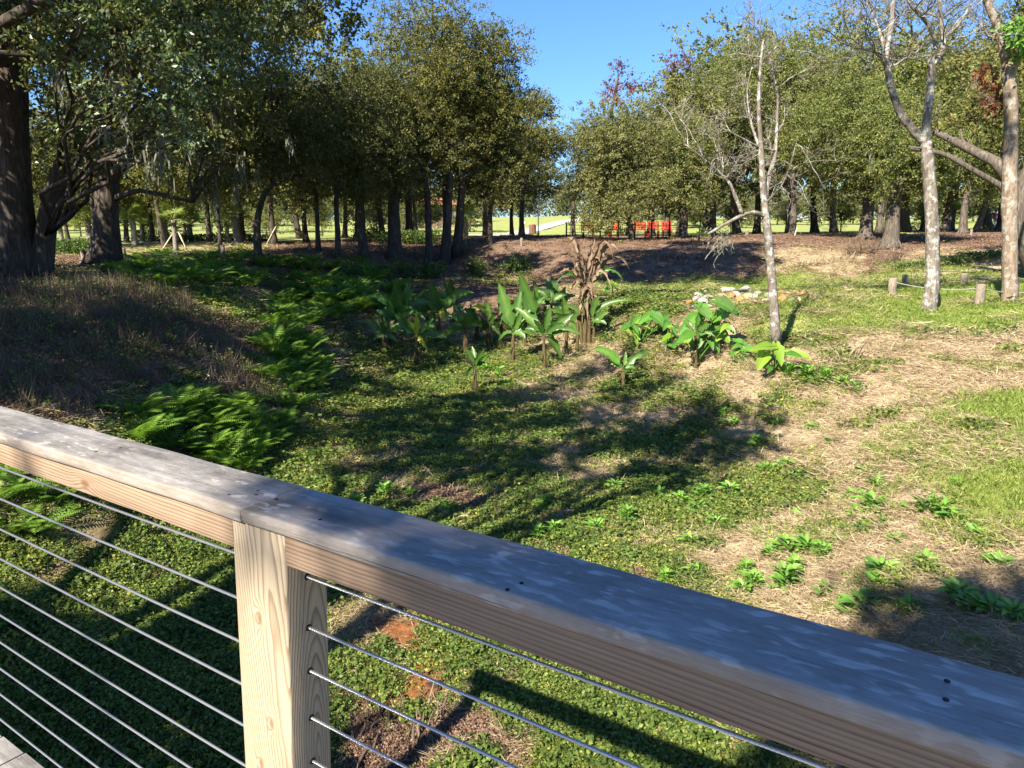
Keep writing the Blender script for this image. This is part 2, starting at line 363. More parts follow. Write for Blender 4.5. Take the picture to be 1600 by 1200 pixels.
def cap_material(name, seed, spots):
    """silvered handrail board: grey weathered wood, dark stains, pale flecks, worn paler edge"""
    m, nt, out = new_mat(name); k = NT(nt)
    oc = k.n('ShaderNodeTexCoord').outputs['Object']
    st = k.noise(k.mapv(oc, (3.0, 11, 11), (seed, 0, 0)), 1.0, 5, 0.6)
    fine = k.noise(k.mapv(oc, (14, 330, 330), (seed, 0, 0)), 1.0, 5, 0.75)
    mott = k.noise(k.mapv(oc, (30, 70, 70), (seed, 1, 0)), 1.0, 5, 0.7)
    fl = k.noise(k.mapv(oc, (22, 62, 60), (seed, 5, 0)), 1.0, 2, 0.5, 0.2)
    fl2 = k.noise(k.mapv(oc, (3, 5, 5), (seed, 8, 0)), 1.0, 2)
    col = k.ramp(st, [(0.28, (0.115,0.105,0.097)), (0.5, (0.255,0.24,0.225)), (0.72, (0.40,0.38,0.355))])
    col = k.mix(0.75, col, k.ramp(fine, [(0.25, 0.55), (0.7, 1.15)]), 'MULTIPLY')
    col = k.mix(0.7, col, k.ramp(mott, [(0.3, 0.6), (0.65, 1.15)]), 'MULTIPLY')
    fleck = k.math('MULTIPLY', k.ramp(k.math('ADD', fl, k.math('MULTIPLY', k.math('SUBTRACT', fine, 0.5), 0.12)), [(spots, 0.0), (spots + 0.09, 1.0)]), k.ramp(fl2, [(0.42, 0.0), (0.58, 1.0)]))
    col = k.mix(k.math('MULTIPLY', fleck, 0.6), col, (0.52,0.50,0.47))
    sx = k.n('ShaderNodeSeparateXYZ'); k.l(oc, sx.inputs[0])
    edge = k.ramp(k.math('ADD', k.math('MULTIPLY', sx.outputs[1], 1.0), k.math('MULTIPLY', mott, 0.03)), [(0.745, 1.0), (0.757, 0.0)])
    col = k.mix(k.math('MULTIPLY', edge, 0.35), col, (0.36,0.28,0.2))
    chk = k.noise(k.mapv(oc, (1.6, 150, 150), (seed, 11, 0)), 1.0, 3, 0.6)
    crack = k.ramp(chk, [(0.285, 1.0), (0.325, 0.0)])
    col = k.mix(k.math('MULTIPLY', crack, 0.75), col, (0.05,0.045,0.042))
    grainl = k.noise(k.mapv(oc, (0.9, 60, 60), (seed, 2, 0)), 1.0, 4, 0.6)
    col = k.mix(0.55, col, k.ramp(grainl, [(0.3, 0.6), (0.7, 1.2)]), 'MULTIPLY')
    h = k.math('ADD', k.math('MULTIPLY', fine, 0.9), k.math('MULTIPLY', mott, 0.6)); h = k.math('SUBTRACT', h, k.math('MULTIPLY', crack, 1.2))
    rg = k.ramp(mott, [(0.3, 0.38), (0.7, 0.62)])
    k.l(k.bsdf(col, rg, k.bump(h, 0.7, 0.002), 0.5), out.inputs[0]); return m
M['cap_left'] = cap_material('cap_board_left', 2.0, 0.60)
M['cap_right'] = cap_material('cap_board_right', 9.0, 0.545)
M['deck_wood'] = cap_material('deck_board_wood', 14.0, 0.8)
M['steel'] = simple('steel_cable', (0.55,0.56,0.58), 0.32, 0.9, 0.5)

# ------------------------------------------------------------------ terrain
def vnoise(x, y, s, seed=0):
    """smooth value noise 0..1"""
    x = np.asarray(x, float) / s; y = np.asarray(y, float) / s
    xi = np.floor(x).astype(np.int64); yi = np.floor(y).astype(np.int64)
    fx = x - xi; fy = y - yi; fx = fx*fx*(3-2*fx); fy = fy*fy*(3-2*fy)
    def h(a, b):
        n = (a * 374761393 + b * 668265263 + seed * 974634777) & 0xffffffff
        n = ((n ^ (n >> 13)) * 1274126177) & 0xffffffff
        return ((n ^ (n >> 16)) & 0xffff) / 65535.0
    return (h(xi, yi)*(1-fx) + h(xi+1, yi)*fx)*(1-fy) + (h(xi, yi+1)*(1-fx) + h(xi+1, yi+1)*fx)*fy
def fbm(x, y, s, seed=0, o=3):
    t = 0; a = 0.5; n = 0
    for i in range(o):
        t = t + a * vnoise(x, y, s / 2**i, seed + i); n += a; a *= 0.5
    return t / n

# classes: m mulch, d dry straw, g green cover, l lawn, o orange mud, p path
CP = []   # X, Y, z, class
def cz(px, py, z, c): p = atz(px, py, z); CP.append((p[0], p[1], z, c))
def cY(px, py, Y, c): p = at(px, py, Y); CP.append((p[0], Y, p[2], c))
def cw(x, y, z, c): CP.append((x, y, z, c))
for a in [(200,1050,0.0,'g'),(60,1130,0.0,'g'),(420,1150,0.0,'g'),(560,1160,-.05,'m'),(600,1100,-.05,'m'),(645,1075,-.05,'o'),(610,1060,-.05,'o'),(680,1090,-.04,'o'),(590,1085,-.05,'o'),(660,1045,-.04,'o'),(560,1030,0,'g'),(720,1090,0,'g'),(740,1140,0,'m'),(700,1000,0,'g'),(660,1010,-.03,'o'),
          (800,1180,.05,'g'),(900,1090,.08,'g'),(1000,1190,.12,'g'),(1000,900,.12,'g'),(850,930,.05,'g'),(700,880,0,'g'),(500,800,0,'g'),(600,760,0,'g'),
          (300,900,0,'g'),(150,960,0,'g'),(250,850,.05,'g'),(500,700,.0,'g'),(600,650,0,'g'),(700,700,0,'g'),(800,650,0,'g'),(780,760,.02,'g'),(720,775,0,'m'),
          (900,740,.08,'d'),(900,600,.05,'d'),(1000,650,.12,'d'),(1020,700,.12,'g'),(1100,740,.15,'g'),(1000,800,.12,'g'),(620,570,.03,'g'),(560,600,.05,'g'),
          (700,560,.03,'g'),(800,570,.05,'g'),(900,560,.1,'d'),(700,520,.08,'d'),(820,520,.1,'g'),(650,500,.1,'g'),(800,480,.25,'g'),(700,465,.35,'m'),(600,475,.3,'m'),
          (1000,600,.15,'g'),(1100,650,.2,'g'),(1100,600,.25,'d'),(1200,600,.4,'g'),(1300,605,.7,'g'),(1200,700,.3,'d'),(1230,760,.35,'g'),(1150,780,.25,'g'),
          (1150,860,.3,'d'),(1280,850,.55,'d'),(1240,920,.45,'d'),(1400,950,.8,'d'),(1300,980,.6,'d'),(1550,1000,1.0,'d'),(1400,830,.8,'d'),(1350,750,.65,'d'),
          (1300,700,.5,'d'),(1420,720,.9,'d'),(1520,860,1.05,'d'),(1590,900,1.2,'d'),(1480,790,1.0,'d'),
          (1500,700,1.15,'l'),(1590,780,1.3,'l'),(1450,680,1.05,'l'),(1560,640,1.35,'l'),(1590,720,1.35,'l'),(1400,650,.85,'d'),(1480,600,1.2,'d'),(1590,570,1.5,'d')]: cz(*a)
for a in [(1213,530,15,'d'),(1160,560,13.5,'d'),(1290,545,13.6,'d'),(1400,580,12.0,'d'),(1400,530,13.6,'d'),(1500,530,13.4,'d'),(1590,540,12.6,'d'),
          (1250,490,16.6,'l'),(1350,495,16.3,'l'),(1452,490,17.3,'l'),(1577,472,17.8,'l'),(1500,500,16.2,'l'),(1300,470,18.2,'l'),(1590,505,15.2,'l'),
          (1160,470,20.5,'l'),(1200,462,21.5,'l'),(1100,500,18.6,'d'),(1050,490,19.5,'g'),(1000,470,22,'g'),(950,480,21,'g'),
          (1300,455,21,'l'),(1400,452,21,'l'),(1500,448,21.5,'l'),(1590,450,21,'l'),
          (900,452,27,'d'),(960,450,29,'l'),(1050,444,30,'l'),(1150,440,30,'l'),(1250,436,30,'l'),(1400,425,29,'l'),(1500,425,27,'l'),(1590,425,26,'l'),
          (1040,432,31.2,'m'),(1150,430,31.2,'m'),(1250,424,31.2,'d'),(1320,420,30.6,'d'),(960,436,31,'m'),(880,430,32,'m'),(870,400,36,'m'),(1040,405,33.2,'m'),(1150,400,33.2,'m'),(1250,398,33,'d'),(1320,396,32.5,'d'),(960,405,33.5,'m'),(1040,385,35.5,'m'),(1150,380,35.5,'m'),(1250,378,35.5,'m'),(1320,380,34.5,'m'),(960,388,36,'m'),
          (820,432,31,'m'),(740,440,29,'m'),(640,432,30,'m'),(560,440,28,'m'),(700,405,34.5,'m'),(600,405,33.5,'m'),(780,395,37,'m'),
          (1380,408,30,'m'),(1450,405,30,'d'),(1530,408,28.5,'d'),(1590,408,27,'d'),
          (985,379,42,'m'),(1070,374,42,'m'),(1150,371,42,'m'),(1300,369,41,'m'),(1350,374,37,'m'),(1390,386,33.5,'m'),(1500,380,34,'m'),(1590,380,33,'m'),
          (900,376,41,'m'),(850,375,40.5,'m'),(714,378,38.5,'m'),(600,382,36.5,'m'),(512,392,33,'m'),(403,402,30,'m'),(340,404,29,'m'),
          (1350,364,52,'l'),(1500,362,50,'m'),(1590,360,50,'l'),(1200,367,52,'l'),(1100,368,52,'l'),(950,371,54,'m'),
          (165,413,24.5,'m'),(30,433,19.3,'m'),(230,410,26,'l'),(100,410,26.5,'m'),(300,405,29,'g'),
          (110,392,34,'l'),(220,394,34,'l'),(350,390,36,'l'),(450,385,40,'m'),(560,380,42,'m'),
          (100,378,48,'l'),(250,382,42,'l'),(290,377,52,'l'),(450,376,52,'l'),(600,373,55,'l'),(700,371,60,'l'),(820,369,88,'l'),(900,366,70,'l'),
          (1553,358,75,'l'),(1400,359,80,'l'),(1200,361,80,'l'),(1050,363,80,'l'),(100,364,95,'l'),(400,363,95,'l'),
          (100,350,170,'l'),(500,348,170,'l'),(900,337,165,'l'),(1300,343,160,'l'),(1500,338,150,'l'),
          (20,470,15.3,'m'),(100,500,13.5,'m'),(200,470,16,'m'),(0,560,10.2,'m'),(120,580,10.2,'m'),(230,560,11.8,'m'),(60,630,8.2,'m'),
          (200,430,21,'g'),(300,440,20.5,'g'),(400,430,23,'g'),(480,430,25,'g'),(350,480,17.5,'g'),(270,510,14.6,'m'),(330,560,12.8,'m'),
          (160,640,8.4,'m'),(380,520,16,'m'),(400,470,20,'m'),(470,450,23.5,'m'),(560,462,23.5,'g')]: cY(*a)
for a in [(440,520,.55,'g'),(480,490,.6,'g'),(430,610,.25,'g'),(300,640,.55,'g'),(240,690,.5,'g'),(400,690,.12,'g'),(50,800,.35,'g'),(150,790,.2,'g'),(50,900,.08,'g'),(250,760,.15,'g')]: cz(*a)
for a in [(-12,3,2.1,'m'),(-8,0,1.9,'m'),(-5,-3,1.6,'m'),(0,-6,.2,'g'),(0,0,.0,'m'),(2.5,1.5,.1,'g'),(-3,1.5,.1,'m'),(5,2,.5,'d'),(9,0,1.6,'l'),(8,-5,1.6,'l'),(14,8,1.9,'l'),(20,14,2.0,'l'),(25,25,2.2,'l'),
          (-20,10,2.3,'m'),(-25,25,2.7,'m'),(-35,45,3.1,'l'),(45,50,3.6,'l'),(-90,60,3.3,'l'),(110,60,3.8,'l'),(-90,170,6,'l'),(110,170,7,'l'),
          (0,260,9,'l'),(-150,260,9,'l'),(200,260,10,'l'),(0,600,12,'l'),(-400,500,12,'l'),(400,500,12,'l'),(-300,0,3,'l'),(300,0,3,'l'),(0,-60,2,'l'),(-60,-60,2,'l'),(60,-60,2,'l')]: cw(*a)
CPx = np.array([c[0] for c in CP]); CPy = np.array([c[1] for c in CP]); CPz = np.array([c[2] for c in CP])
CLS = 'mdglop'
CPc = np.array([CLS.index(c[3]) for c in CP])
# warp distances so that far control points act over wider spans
def warp(x, y):
    r = np.sqrt(np.asarray(x)**2 + np.asarray(y)**2) + 1e-6; k = np.log1p(r / 12.0) * 12.0 / r
    return x * k, y * k
wx, wy = warp(CPx, CPy)
def kern(d2): return np.sqrt(d2 + 0.35)
A_ = kern((wx[:, None]-wx)**2 + (wy[:, None]-wy)**2); n_ = len(CP)
P_ = np.c_[np.ones(n_), wx, wy]
sysm = np.block([[A_ - np.eye(n_) * 0.25, P_], [P_.T, np.zeros((3, 3))]])
sol = np.linalg.solve(sysm, np.r_[CPz, 0, 0, 0])
def base_height(x, y):
    x = np.asarray(x, float).ravel(); y = np.asarray(y, float).ravel(); o = np.empty(len(x))
    for i in range(0, len(x), 20000):
        a, b = warp(x[i:i+20000], y[i:i+20000])
        o[i:i+20000] = kern((a[:, None]-wx)**2 + (b[:, None]-wy)**2) @ sol[:n_] + sol[n_] + sol[n_+1]*a + sol[n_+2]*b
    return o
def height(x, y):
    x = np.atleast_1d(np.asarray(x, float)); y = np.atleast_1d(np.asarray(y, float)); sh = x.shape
    x = x.ravel(); y = y.ravel()
    z = base_height(x, y)
    z = z + (fbm(x, y, 1.3, 3) - 0.5) * 0.14 + (fbm(x, y, 0.35, 9) - 0.5) * 0.05
    return z.reshape(sh)
def gz(x, y): return float(height(x, y)[0])
def classes(x, y):
    x = np.asarray(x, float).ravel(); y = np.asarray(y, float).ravel()
    jx = (fbm(x, y, 1.1, 21) - .5) * 1.0 + (fbm(x, y, .3, 22) - .5) * .35; jy = (fbm(x, y, 1.1, 31) - .5) * 1.0 + (fbm(x, y, .3, 32) - .5) * .35
    o = np.empty((len(x), 6))
    for i in range(0, len(x), 20000):
        a, b = warp(x[i:i+20000] + jx[i:i+20000], y[i:i+20000] + jy[i:i+20000])
        w = 1.0 / ((a[:, None]-wx)**2 + (b[:, None]-wy)**2 + 0.01)**2.2
        w /= w.sum(1, keepdims=True)
        for c in range(6): o[i:i+20000, c] = w[:, CPc == c].sum(1)
    return o
def axis(lo, hi, s, far_lo, far_hi, g):
    a = list(np.arange(lo, hi + 1e-6, s)); d = s; x = hi
    while x < far_hi: d *= g; x += d; a.append(x)
    d = s; x = lo
    while x > far_lo: d *= g; x -= d; a.insert(0, x)
    return np.array(a)
gx = axis(-13, 15, 0.12, -700, 700, 1.06)
ga = axis(1.5, 20, 0.11, -90, 21, 1.12); ga = ga[ga <= 20.0001]
gb = []; y_ = 20.0; d_ = 0.12
while y_ < 900: y_ += d_; d_ = min(d_ * 1.02, 40) if y_ < 60 else d_ * 1.08; gb.append(y_)
gy = np.r_[ga, gb]
GX, GY = np.meshgrid(gx, gy)
GZ = height(GX, GY)
def hz(x, y):
    return gz(x, y)
ny, nx = GX.shape
gm = bpy.data.meshes.new('ground')
gm.vertices.add(nx * ny); gm.vertices.foreach_set('co', np.stack([GX, GY, GZ], -1).reshape(-1).astype(np.float32))
i0 = (np.arange(ny-1)[:, None] * nx + np.arange(nx-1)).ravel()
qd = np.stack([i0, i0+1, i0+nx+1, i0+nx], 1).astype(np.int32)
gm.loops.add(qd.size); gm.loops.foreach_set('vertex_index', qd.ravel())
gm.polygons.add(len(qd)); gm.polygons.foreach_set('loop_start', np.arange(0, qd.size, 4, dtype=np.int32))
gm.polygons.foreach_set('use_smooth', np.ones(len(qd), bool))
cl = classes(GX, GY)
ca = gm.attributes.new('cover_a', 'FLOAT_COLOR', 'POINT'); ca.data.foreach_set('color', np.c_[cl[:, 0], cl[:, 1], cl[:, 2], np.ones(len(cl))].ravel().astype(np.float32))
cb = gm.attributes.new('cover_b', 'FLOAT_COLOR', 'POINT'); cb.data.foreach_set('color', np.c_[cl[:, 3], cl[:, 4], cl[:, 5], np.ones(len(cl))].ravel().astype(np.float32))
gm.update(calc_edges=True)
def ground_material():
    m, nt, out = new_mat('ground'); k = NT(nt)
    g = k.n('ShaderNodeNewGeometry').outputs['Position']
    a = k.n('ShaderNodeAttribute', attribute_name='cover_a'); b = k.n('ShaderNodeAttribute', attribute_name='cover_b')
    sa = k.n('ShaderNodeSeparateColor'); k.l(a.outputs['Color'], sa.inputs[0]); sb = k.n('ShaderNodeSeparateColor'); k.l(b.outputs['Color'], sb.inputs[0])
    n0 = k.noise(g, 60, 6, 0.7); n1 = k.noise(g, 9, 6, 0.7); n2 = k.noise(g, 1.7, 6, 0.65); n3 = k.noise(g, 0.25, 4)
    def blend(*st): 
        f = k.math('ADD', k.math('MULTIPLY', n1, 0.5), k.math('MULTIPLY', n0, 0.5)); return k.ramp(f, st)
    mul = blend((0.32, (0.045,0.03,0.021)), (0.5, (0.15,0.097,0.066)), (0.66, (0.31,0.22,0.155)))
    dry = blend((0.32, (0.13,0.095,0.06)), (0.5, (0.30,0.23,0.145)), (0.66, (0.45,0.36,0.24)))
    grn = blend((0.34, (0.05,0.038,0.022)), (0.5, (0.13,0.105,0.05)), (0.66, (0.25,0.20,0.11)))
    lwn = blend((0.34, (0.09,0.12,0.025)), (0.5, (0.20,0.26,0.05)), (0.66, (0.34,0.37,0.10)))
    mud = blend((0.32, (0.06,0.028,0.014)), (0.5, (0.19,0.075,0.028)), (0.66, (0.34,0.15,0.06)))
    def mk(s_): return k.ramp(k.math('ADD', s_, k.math('MULTIPLY', k.math('SUBTRACT', n2, 0.5), 0.9)), [(0.40, 0.0), (0.56, 1.0)])
    col = k.mix(mk(sa.outputs[2]), mul, grn)
    col = k.mix(mk(sa.outputs[1]), col, dry)
    lw = k.mix(k.ramp(n2, [(0.45, 0.0), (0.7, 0.55)]), lwn, dry)
    lw = k.mix(k.ramp(n3, [(0.4, 0.0), (0.7, 0.35)]), lw, dry)
    col = k.mix(mk(sb.outputs[0]), col, lw)
    col = k.mix(k.ramp(k.math('ADD', sb.outputs[1], k.math('MULTIPLY', k.math('SUBTRACT', n1, 0.5), 1.3)), [(0.35, 0.0), (0.75, 1.0)]), col, mud)
    h = k.math('ADD', n1, k.math('MULTIPLY', n0, 0.5))
    k.l(k.bsdf(col, 0.95, k.bump(h, 0.8, 0.03), 0.15), out.inputs[0]); return m
gm.materials.append(ground_material())
ground = ob('ground', gm); tag(ground, kind='structure')

def place(px, py, lo=2.0, hi=260.0):
    """first point of the ground along the ray through a pixel"""
    r = ray(px, py); ts = np.geomspace(lo, hi, 260); P = CAM + r[None, :] * (ts / r[1])[:, None]
    below = P[:, 2] < base_height(P[:, 0], P[:, 1])
    i = int(np.argmax(below)) if below.any() else len(ts) - 1
    a, b = ts[max(i-1, 0)], ts[i]
    for _ in range(12):
        c = (a + b) / 2; p = CAM + r * (c / r[1])
        if p[2] < base_height(p[0], p[1])[0]: b = c
        else: a = c
    p = CAM + r * (b / r[1]); p[2] = gz(p[0], p[1]); return p

# ------------------------------------------------------------------ railing and deck of the footbridge
EX = np.array([0.82848705, -0.55991304, 0.01032411]); EY = np.array([0.5599428, 0.8285312, 0.0]); EY /= np.linalg.norm(EY); EZ = np.cross(EX, EY)
RM = Matrix(((EX[0], EY[0], EZ[0], 0), (EX[1], EY[1], EZ[1], 0), (EX[2], EY[2], EZ[2], CAM_Z), (0, 0, 0, 1)))
def lin(name): 
    o = bpy.data.objects.new(name, None); COL.objects.link(o); o.matrix_world = RM; return o
def plank(x0, x1, y0, y1, z0, z1, rad=0.004, seg=0.05, wob=0.0008, seed=0, shear=0.0):
    """board along x with softened edges and a slightly uneven surface"""
    prof = []
    for (cy, cz, a0) in ((y1-rad, z1-rad, 0), (y0+rad, z1-rad, 90), (y0+rad, z0+rad, 180), (y1-rad, z0+rad, 270)):
        for a in (0, 30, 60, 90):
            t = math.radians(a0 + a); prof.append((cy + rad*math.cos(t), cz + rad*math.sin(t)))
    n = len(prof); xs = np.linspace(x0, x1, max(2, int((x1-x0)/seg))); v = []; f = []
    for i, x in enumerate(xs):
        for j, (y, z) in enumerate(prof):
            e = (math.sin(x*7.3+seed+j//4*2.1) + math.sin(x*17.1+seed*2+j//4)) * wob
            v.append((x, y+e, z+e*0.6))
    for i in range(len(xs)-1):
        for j in range(n):
            k = (j+1) % n; f.append((i*n+j, i*n+k, (i+1)*n+k, (i+1)*n+j))
    f.append(tuple(range(n-1, -1, -1))); f.append(tuple((len(xs)-1)*n+j for j in range(n)))
    b = MB(); b.add(v, f); return b
rail = lin('bridge_railing')
tag(rail, 'weathered wooden footbridge railing with grey cap boards and steel cables in the foreground', 'railing')
o = ob('cap_board', plank(-3.3, -1.0632, 0.729, 0.869, -0.477, -0.450, 0.005, 0.04, 0.0006, 1).mesh('cap_board', M['cap_left']), rail)
o['label'] = 'paler sunlit cap board left of the seam'
o = ob('cap_board', plank(-1.0575, 1.8, 0.7285, 0.869, -0.4775, -0.4505, 0.005, 0.04, 0.0006, 5).mesh('cap_board', M['cap_right']), rail)
o['label'] = 'bluish grey flecked cap board right of the seam'
ob('side_board', plank(-3.3, -1.1035, 0.7395, 0.778, -0.535, -0.4775, 0.0025, 0.05, 0.0004, 2).mesh('side_board', M['rail_wood']), rail)
ob('side_board', plank(-0.9605, 1.8, 0.7395, 0.778, -0.535, -0.4785, 0.0025, 0.05, 0.0004, 3).mesh('side_board', M['rail_wood']), rail)
pb = MB(); pts = []
for z in np.linspace(-1.75, -0.4785, 26):
    sh = 0.052 * (z + 0.487); r_ = 0.004; c = []
    for (cx, cy, a0) in ((-0.961-r_, 0.829-r_, 0), (-1.102+r_, 0.829-r_, 90), (-1.102+r_, 0.7385+r_, 180), (-0.961-r_, 0.7385+r_, 270)):
        for a in (0, 45, 90):
            t = math.radians(a0+a); c.append((cx+r_*math.cos(t)+sh, cy+r_*math.sin(t), z))
    pts += c
nn = 12; fs = []
for i in range(25):
    for j in range(nn): fs.append((i*nn+j, i*nn+(j+1) % nn, (i+1)*nn+(j+1) % nn, (i+1)*nn+j))
fs.append(tuple(range(nn-1, -1, -1))); fs.append(tuple(25*nn+j for j in range(nn)))
pb.add(pts, fs); ob('post', pb.mesh('post', M['post_upright']), rail)
pb2 = MB(); pb2.box((-3.2, 0.7385, -1.75), (-3.06, 0.829, -0.4785)); ob('post', pb2.mesh('post_far', M['post_upright'], False), rail)
pb3 = MB(); pb3.box((1.3, 0.7385, -1.75), (1.44, 0.829, -0.4785)); ob('post', pb3.mesh('post_right', M['post_upright'], False), rail)
def strand(x0, x1, y, z, sag=0.004):
    """steel cable laid of six twisted wires"""
    b = MB(); n = int((x1-x0)/0.006); xs = np.linspace(x0, x1, n)
    zc = z - sag * 4 * (xs-x0)*(x1-xs)/(x1-x0)**2
    for q in range(6):
        a = xs * 2*math.pi/0.036 + q*math.pi/3
        b.tube(np.c_[xs, y + 0.00185*np.cos(a), zc + 0.00185*np.sin(a)], 0.0013, 4, cap=False)
    return b
def rod(x0, x1, y, z):
    b = MB(); xs = np.linspace(x0, x1, 24); b.tube(np.c_[xs, np.full(24, y), z - 0.003*4*(xs-x0)*(x1-xs)/(x1-x0)**2], 0.0029, 8); return b
for i in range(10):
    z = -0.578 - 0.0925*i - (0.0008*i*i*0.3)
    ob('cable', rod(-3.07, -1.09, 0.784, z).mesh('cable', M['steel']), rail)
for i, z in enumerate((-0.573, -0.671, -0.757, -0.853, -0.9445, -1.04, -1.14, -1.24)):
    ob('cable', strand(-0.99, 1.35, 0.784, z, 0.004).mesh('cable', M['steel']), rail)
    b = MB(); xx = -0.961 + 0.052*(z+0.487); b.tube([(xx-0.004, 0.784, z), (xx+0.0012, 0.784, z)], 0.0062, 12)
    ob('cable_hole', b.mesh('cable_hole', M['screw']), rail)
for (px, py) in ((358,773),(400,773),(432,780),(403,767),(500,812),(793,921),(815,911),(1480,1064),(1478,1093),(150,706),(188,700)):
    r = ray(px, py); rl = np.array([r@EX, r@EY, r@EZ]); p = rl * (-0.450/rl[2])
    b = MB(); b.tube([(p[0], p[1], -0.456), (p[0], p[1], -0.4493)], 0.0030, 10)
    ob('screw', b.mesh('screw', M['screw']), rail)
deck = lin('boardwalk_deck'); tag(deck, kind='structure')
x = -4.2; i = 0
while x < 4.0:
    j = random.uniform(-0.004, 0.004)
    b = MB(); b.box((x, -1.5, -1.545 + j*0.3), (x+0.136, (0.735 if (-1.26 < x < -0.9 or -3.36 < x < -3.0 or 1.1 < x < 1.5) else 0.80) + j, -1.52 + j*0.3)); ob('deck_board', b.mesh('deck_board', M['deck_wood'], False), deck)
    x += 0.143
b = MB(); b.box((-4.2, 0.66, -1.76), (4.0, 0.70, -1.548)); ob('rim_joist', b.mesh('rim_joist', M['deck_wood'], False), deck)

# ------------------------------------------------------------------ ground vegetation (instanced geometry, all of it kind "stuff")
def proto(name, me):
    return bpy.data.objects.new(name, me)      # never linked: only read by the geometry nodes
def leaf_patch(n, R, size, h, mats, seed, up=0.6, stretch=0.42):
    a = rng.random(n) * 2*math.pi; r = R * np.sqrt(rng.random(n))
    hh = h * (0.35 + 0.65*rng.random(n)) * (1 - 0.5*(r/R)**2)
    P = np.c_[r*np.cos(a), r*np.sin(a), hh]
    D = unit(np.c_[rng.normal(size=(n, 2)), rng.normal(size=n)*0.35 + up*0.4])
    L = size * rng.uniform(0.6, 1.3, n)
    return quads_mesh('patch%d' % seed, leaf_quads(P, D, L, L*stretch), mats)
def blade_patch(n, R, h, w, mats, seed, lean=0.35, lying=False):
    a = rng.random(n) * 2*math.pi; r = R * np.sqrt(rng.random(n)); P = np.c_[r*np.cos(a), r*np.sin(a), np.zeros(n) + (rng.random(n)*0.02 if lying else 0)]
    if lying: D = unit(np.c_[rng.normal(size=(n, 2)), rng.normal(size=n)*0.22 + 0.12])
    else: D = unit(np.c_[rng.normal(size=(n, 2))*lean, np.ones(n)])
    L = h * rng.uniform(0.5, 1.3, n)
    return quads_mesh('blades%d' % seed, leaf_quads(P, D, L, w*rng.uniform(0.7, 1.2, n), 0.1), mats)
def scatter(name, P, scale, protos, kind='stuff', tilt=0.12):
    N = len(P); me = bpy.data.meshes.new(name + '_points'); me.vertices.add(N); me.vertices.foreach_set('co', P.reshape(-1).astype(np.float32))
    zs_ = np.minimum(scale, 1.0 + 0.25*(scale-1.0)); a = me.attributes.new('sc', 'FLOAT_VECTOR', 'POINT'); a.data.foreach_set('vector', np.c_[scale, scale, zs_].reshape(-1).astype(np.float32))
    a = me.attributes.new('pick', 'INT', 'POINT'); a.data.foreach_set('value', rng.integers(0, len(protos), N).astype(np.int32))
    rot = np.c_[rng.normal(size=(N, 2))*tilt, rng.random(N)*6.283]
    a = me.attributes.new('rt', 'FLOAT_VECTOR', 'POINT'); a.data.foreach_set('vector', rot.reshape(-1).astype(np.float32))
    me.update()
    o = ob(name, me); tag(o, kind=kind)
    ng = bpy.data.node_groups.new(name, 'GeometryNodeTree')
    ng.interface.new_socket('Geometry', in_out='INPUT', socket_type='NodeSocketGeometry'); ng.interface.new_socket('Geometry', in_out='OUTPUT', socket_type='NodeSocketGeometry')
    gi = ng.nodes.new('NodeGroupInput'); go = ng.nodes.new('NodeGroupOutput')
    jn = ng.nodes.new('GeometryNodeJoinGeometry')
    for p in reversed(protos):
        oi = ng.nodes.new('GeometryNodeObjectInfo'); oi.inputs['Object'].default_value = p; oi.inputs['As Instance'].default_value = False
        g2 = ng.nodes.new('GeometryNodeGeometryToInstance'); ng.links.new(oi.outputs['Geometry'], g2.inputs[0]); ng.links.new(g2.outputs[0], jn.inputs[0])
    iop = ng.nodes.new('GeometryNodeInstanceOnPoints'); ng.links.new(gi.outputs[0], iop.inputs['Points']); ng.links.new(jn.outputs[0], iop.inputs['Instance'])
    iop.inputs['Pick Instance'].default_value = True
    def attr(nm, ty, sock):
        t = ng.nodes.new('GeometryNodeInputNamedAttribute'); t.data_type = ty; t.inputs['Name'].default_value = nm; ng.links.new(t.outputs[0], iop.inputs[sock])
    attr('sc', 'FLOAT_VECTOR', 'Scale'); attr('pick', 'INT', 'Instance Index'); attr('rt', 'FLOAT_VECTOR', 'Rotation')
    ng.links.new(iop.outputs[0], go.inputs[0])
    md = o.modifiers.new('scatter', 'NODES'); md.node_group = ng
    return o
# sample the ground in a fan round the place, sparser and larger with distance
def fan(n, d0, d1, half=0.80, power=1.0):
    u = rng.random(n); d = d0 * (d1/d0)**(u**power); a = (rng.random(n)*2-1) * half
    x = d*np.sin(a) * 1.0; y = d*np.cos(a)
    return x, y, d
NF = 60000
x, y, d = fan(NF, 3.2, 50)
c6 = classes(x, y); z = height(x, y)
P = np.c_[x, y, z]
s_ = np.clip(d/6.5, 0.8, 5.0)
nb = fbm(x, y, 0.9, 50); nb2 = fbm(x, y, 0.35, 51)
hgt = np.clip(1.0, 0, 1)
u_ = rng.random(NF)
g_ = c6[:, 2] + (nb - 0.5)*1.1; dr_ = c6[:, 1] + (nb-0.5)*0.3; l_ = c6[:, 3]; m_ = c6[:, 0]; o_ = c6[:, 4]
bridge = (P[:, :2] @ EY[:2]) < 0.7
okm = ~bridge
def sel(mask, frac=1.0): return np.where(mask & okm & (rng.random(NF) < frac))[0]
cov = [proto('p', leaf_patch(60, 0.17, 0.024, 0.07, M['cover'], 1)), proto('p', leaf_patch(60, 0.15, 0.020, 0.05, M['cover'], 2)), proto('p', leaf_patch(70, 0.19, 0.026, 0.10, M['cover_dark'], 3)),
       proto('p', leaf_patch(34, 0.13, 0.04, 0.12, M['cover_dark'], 4))]
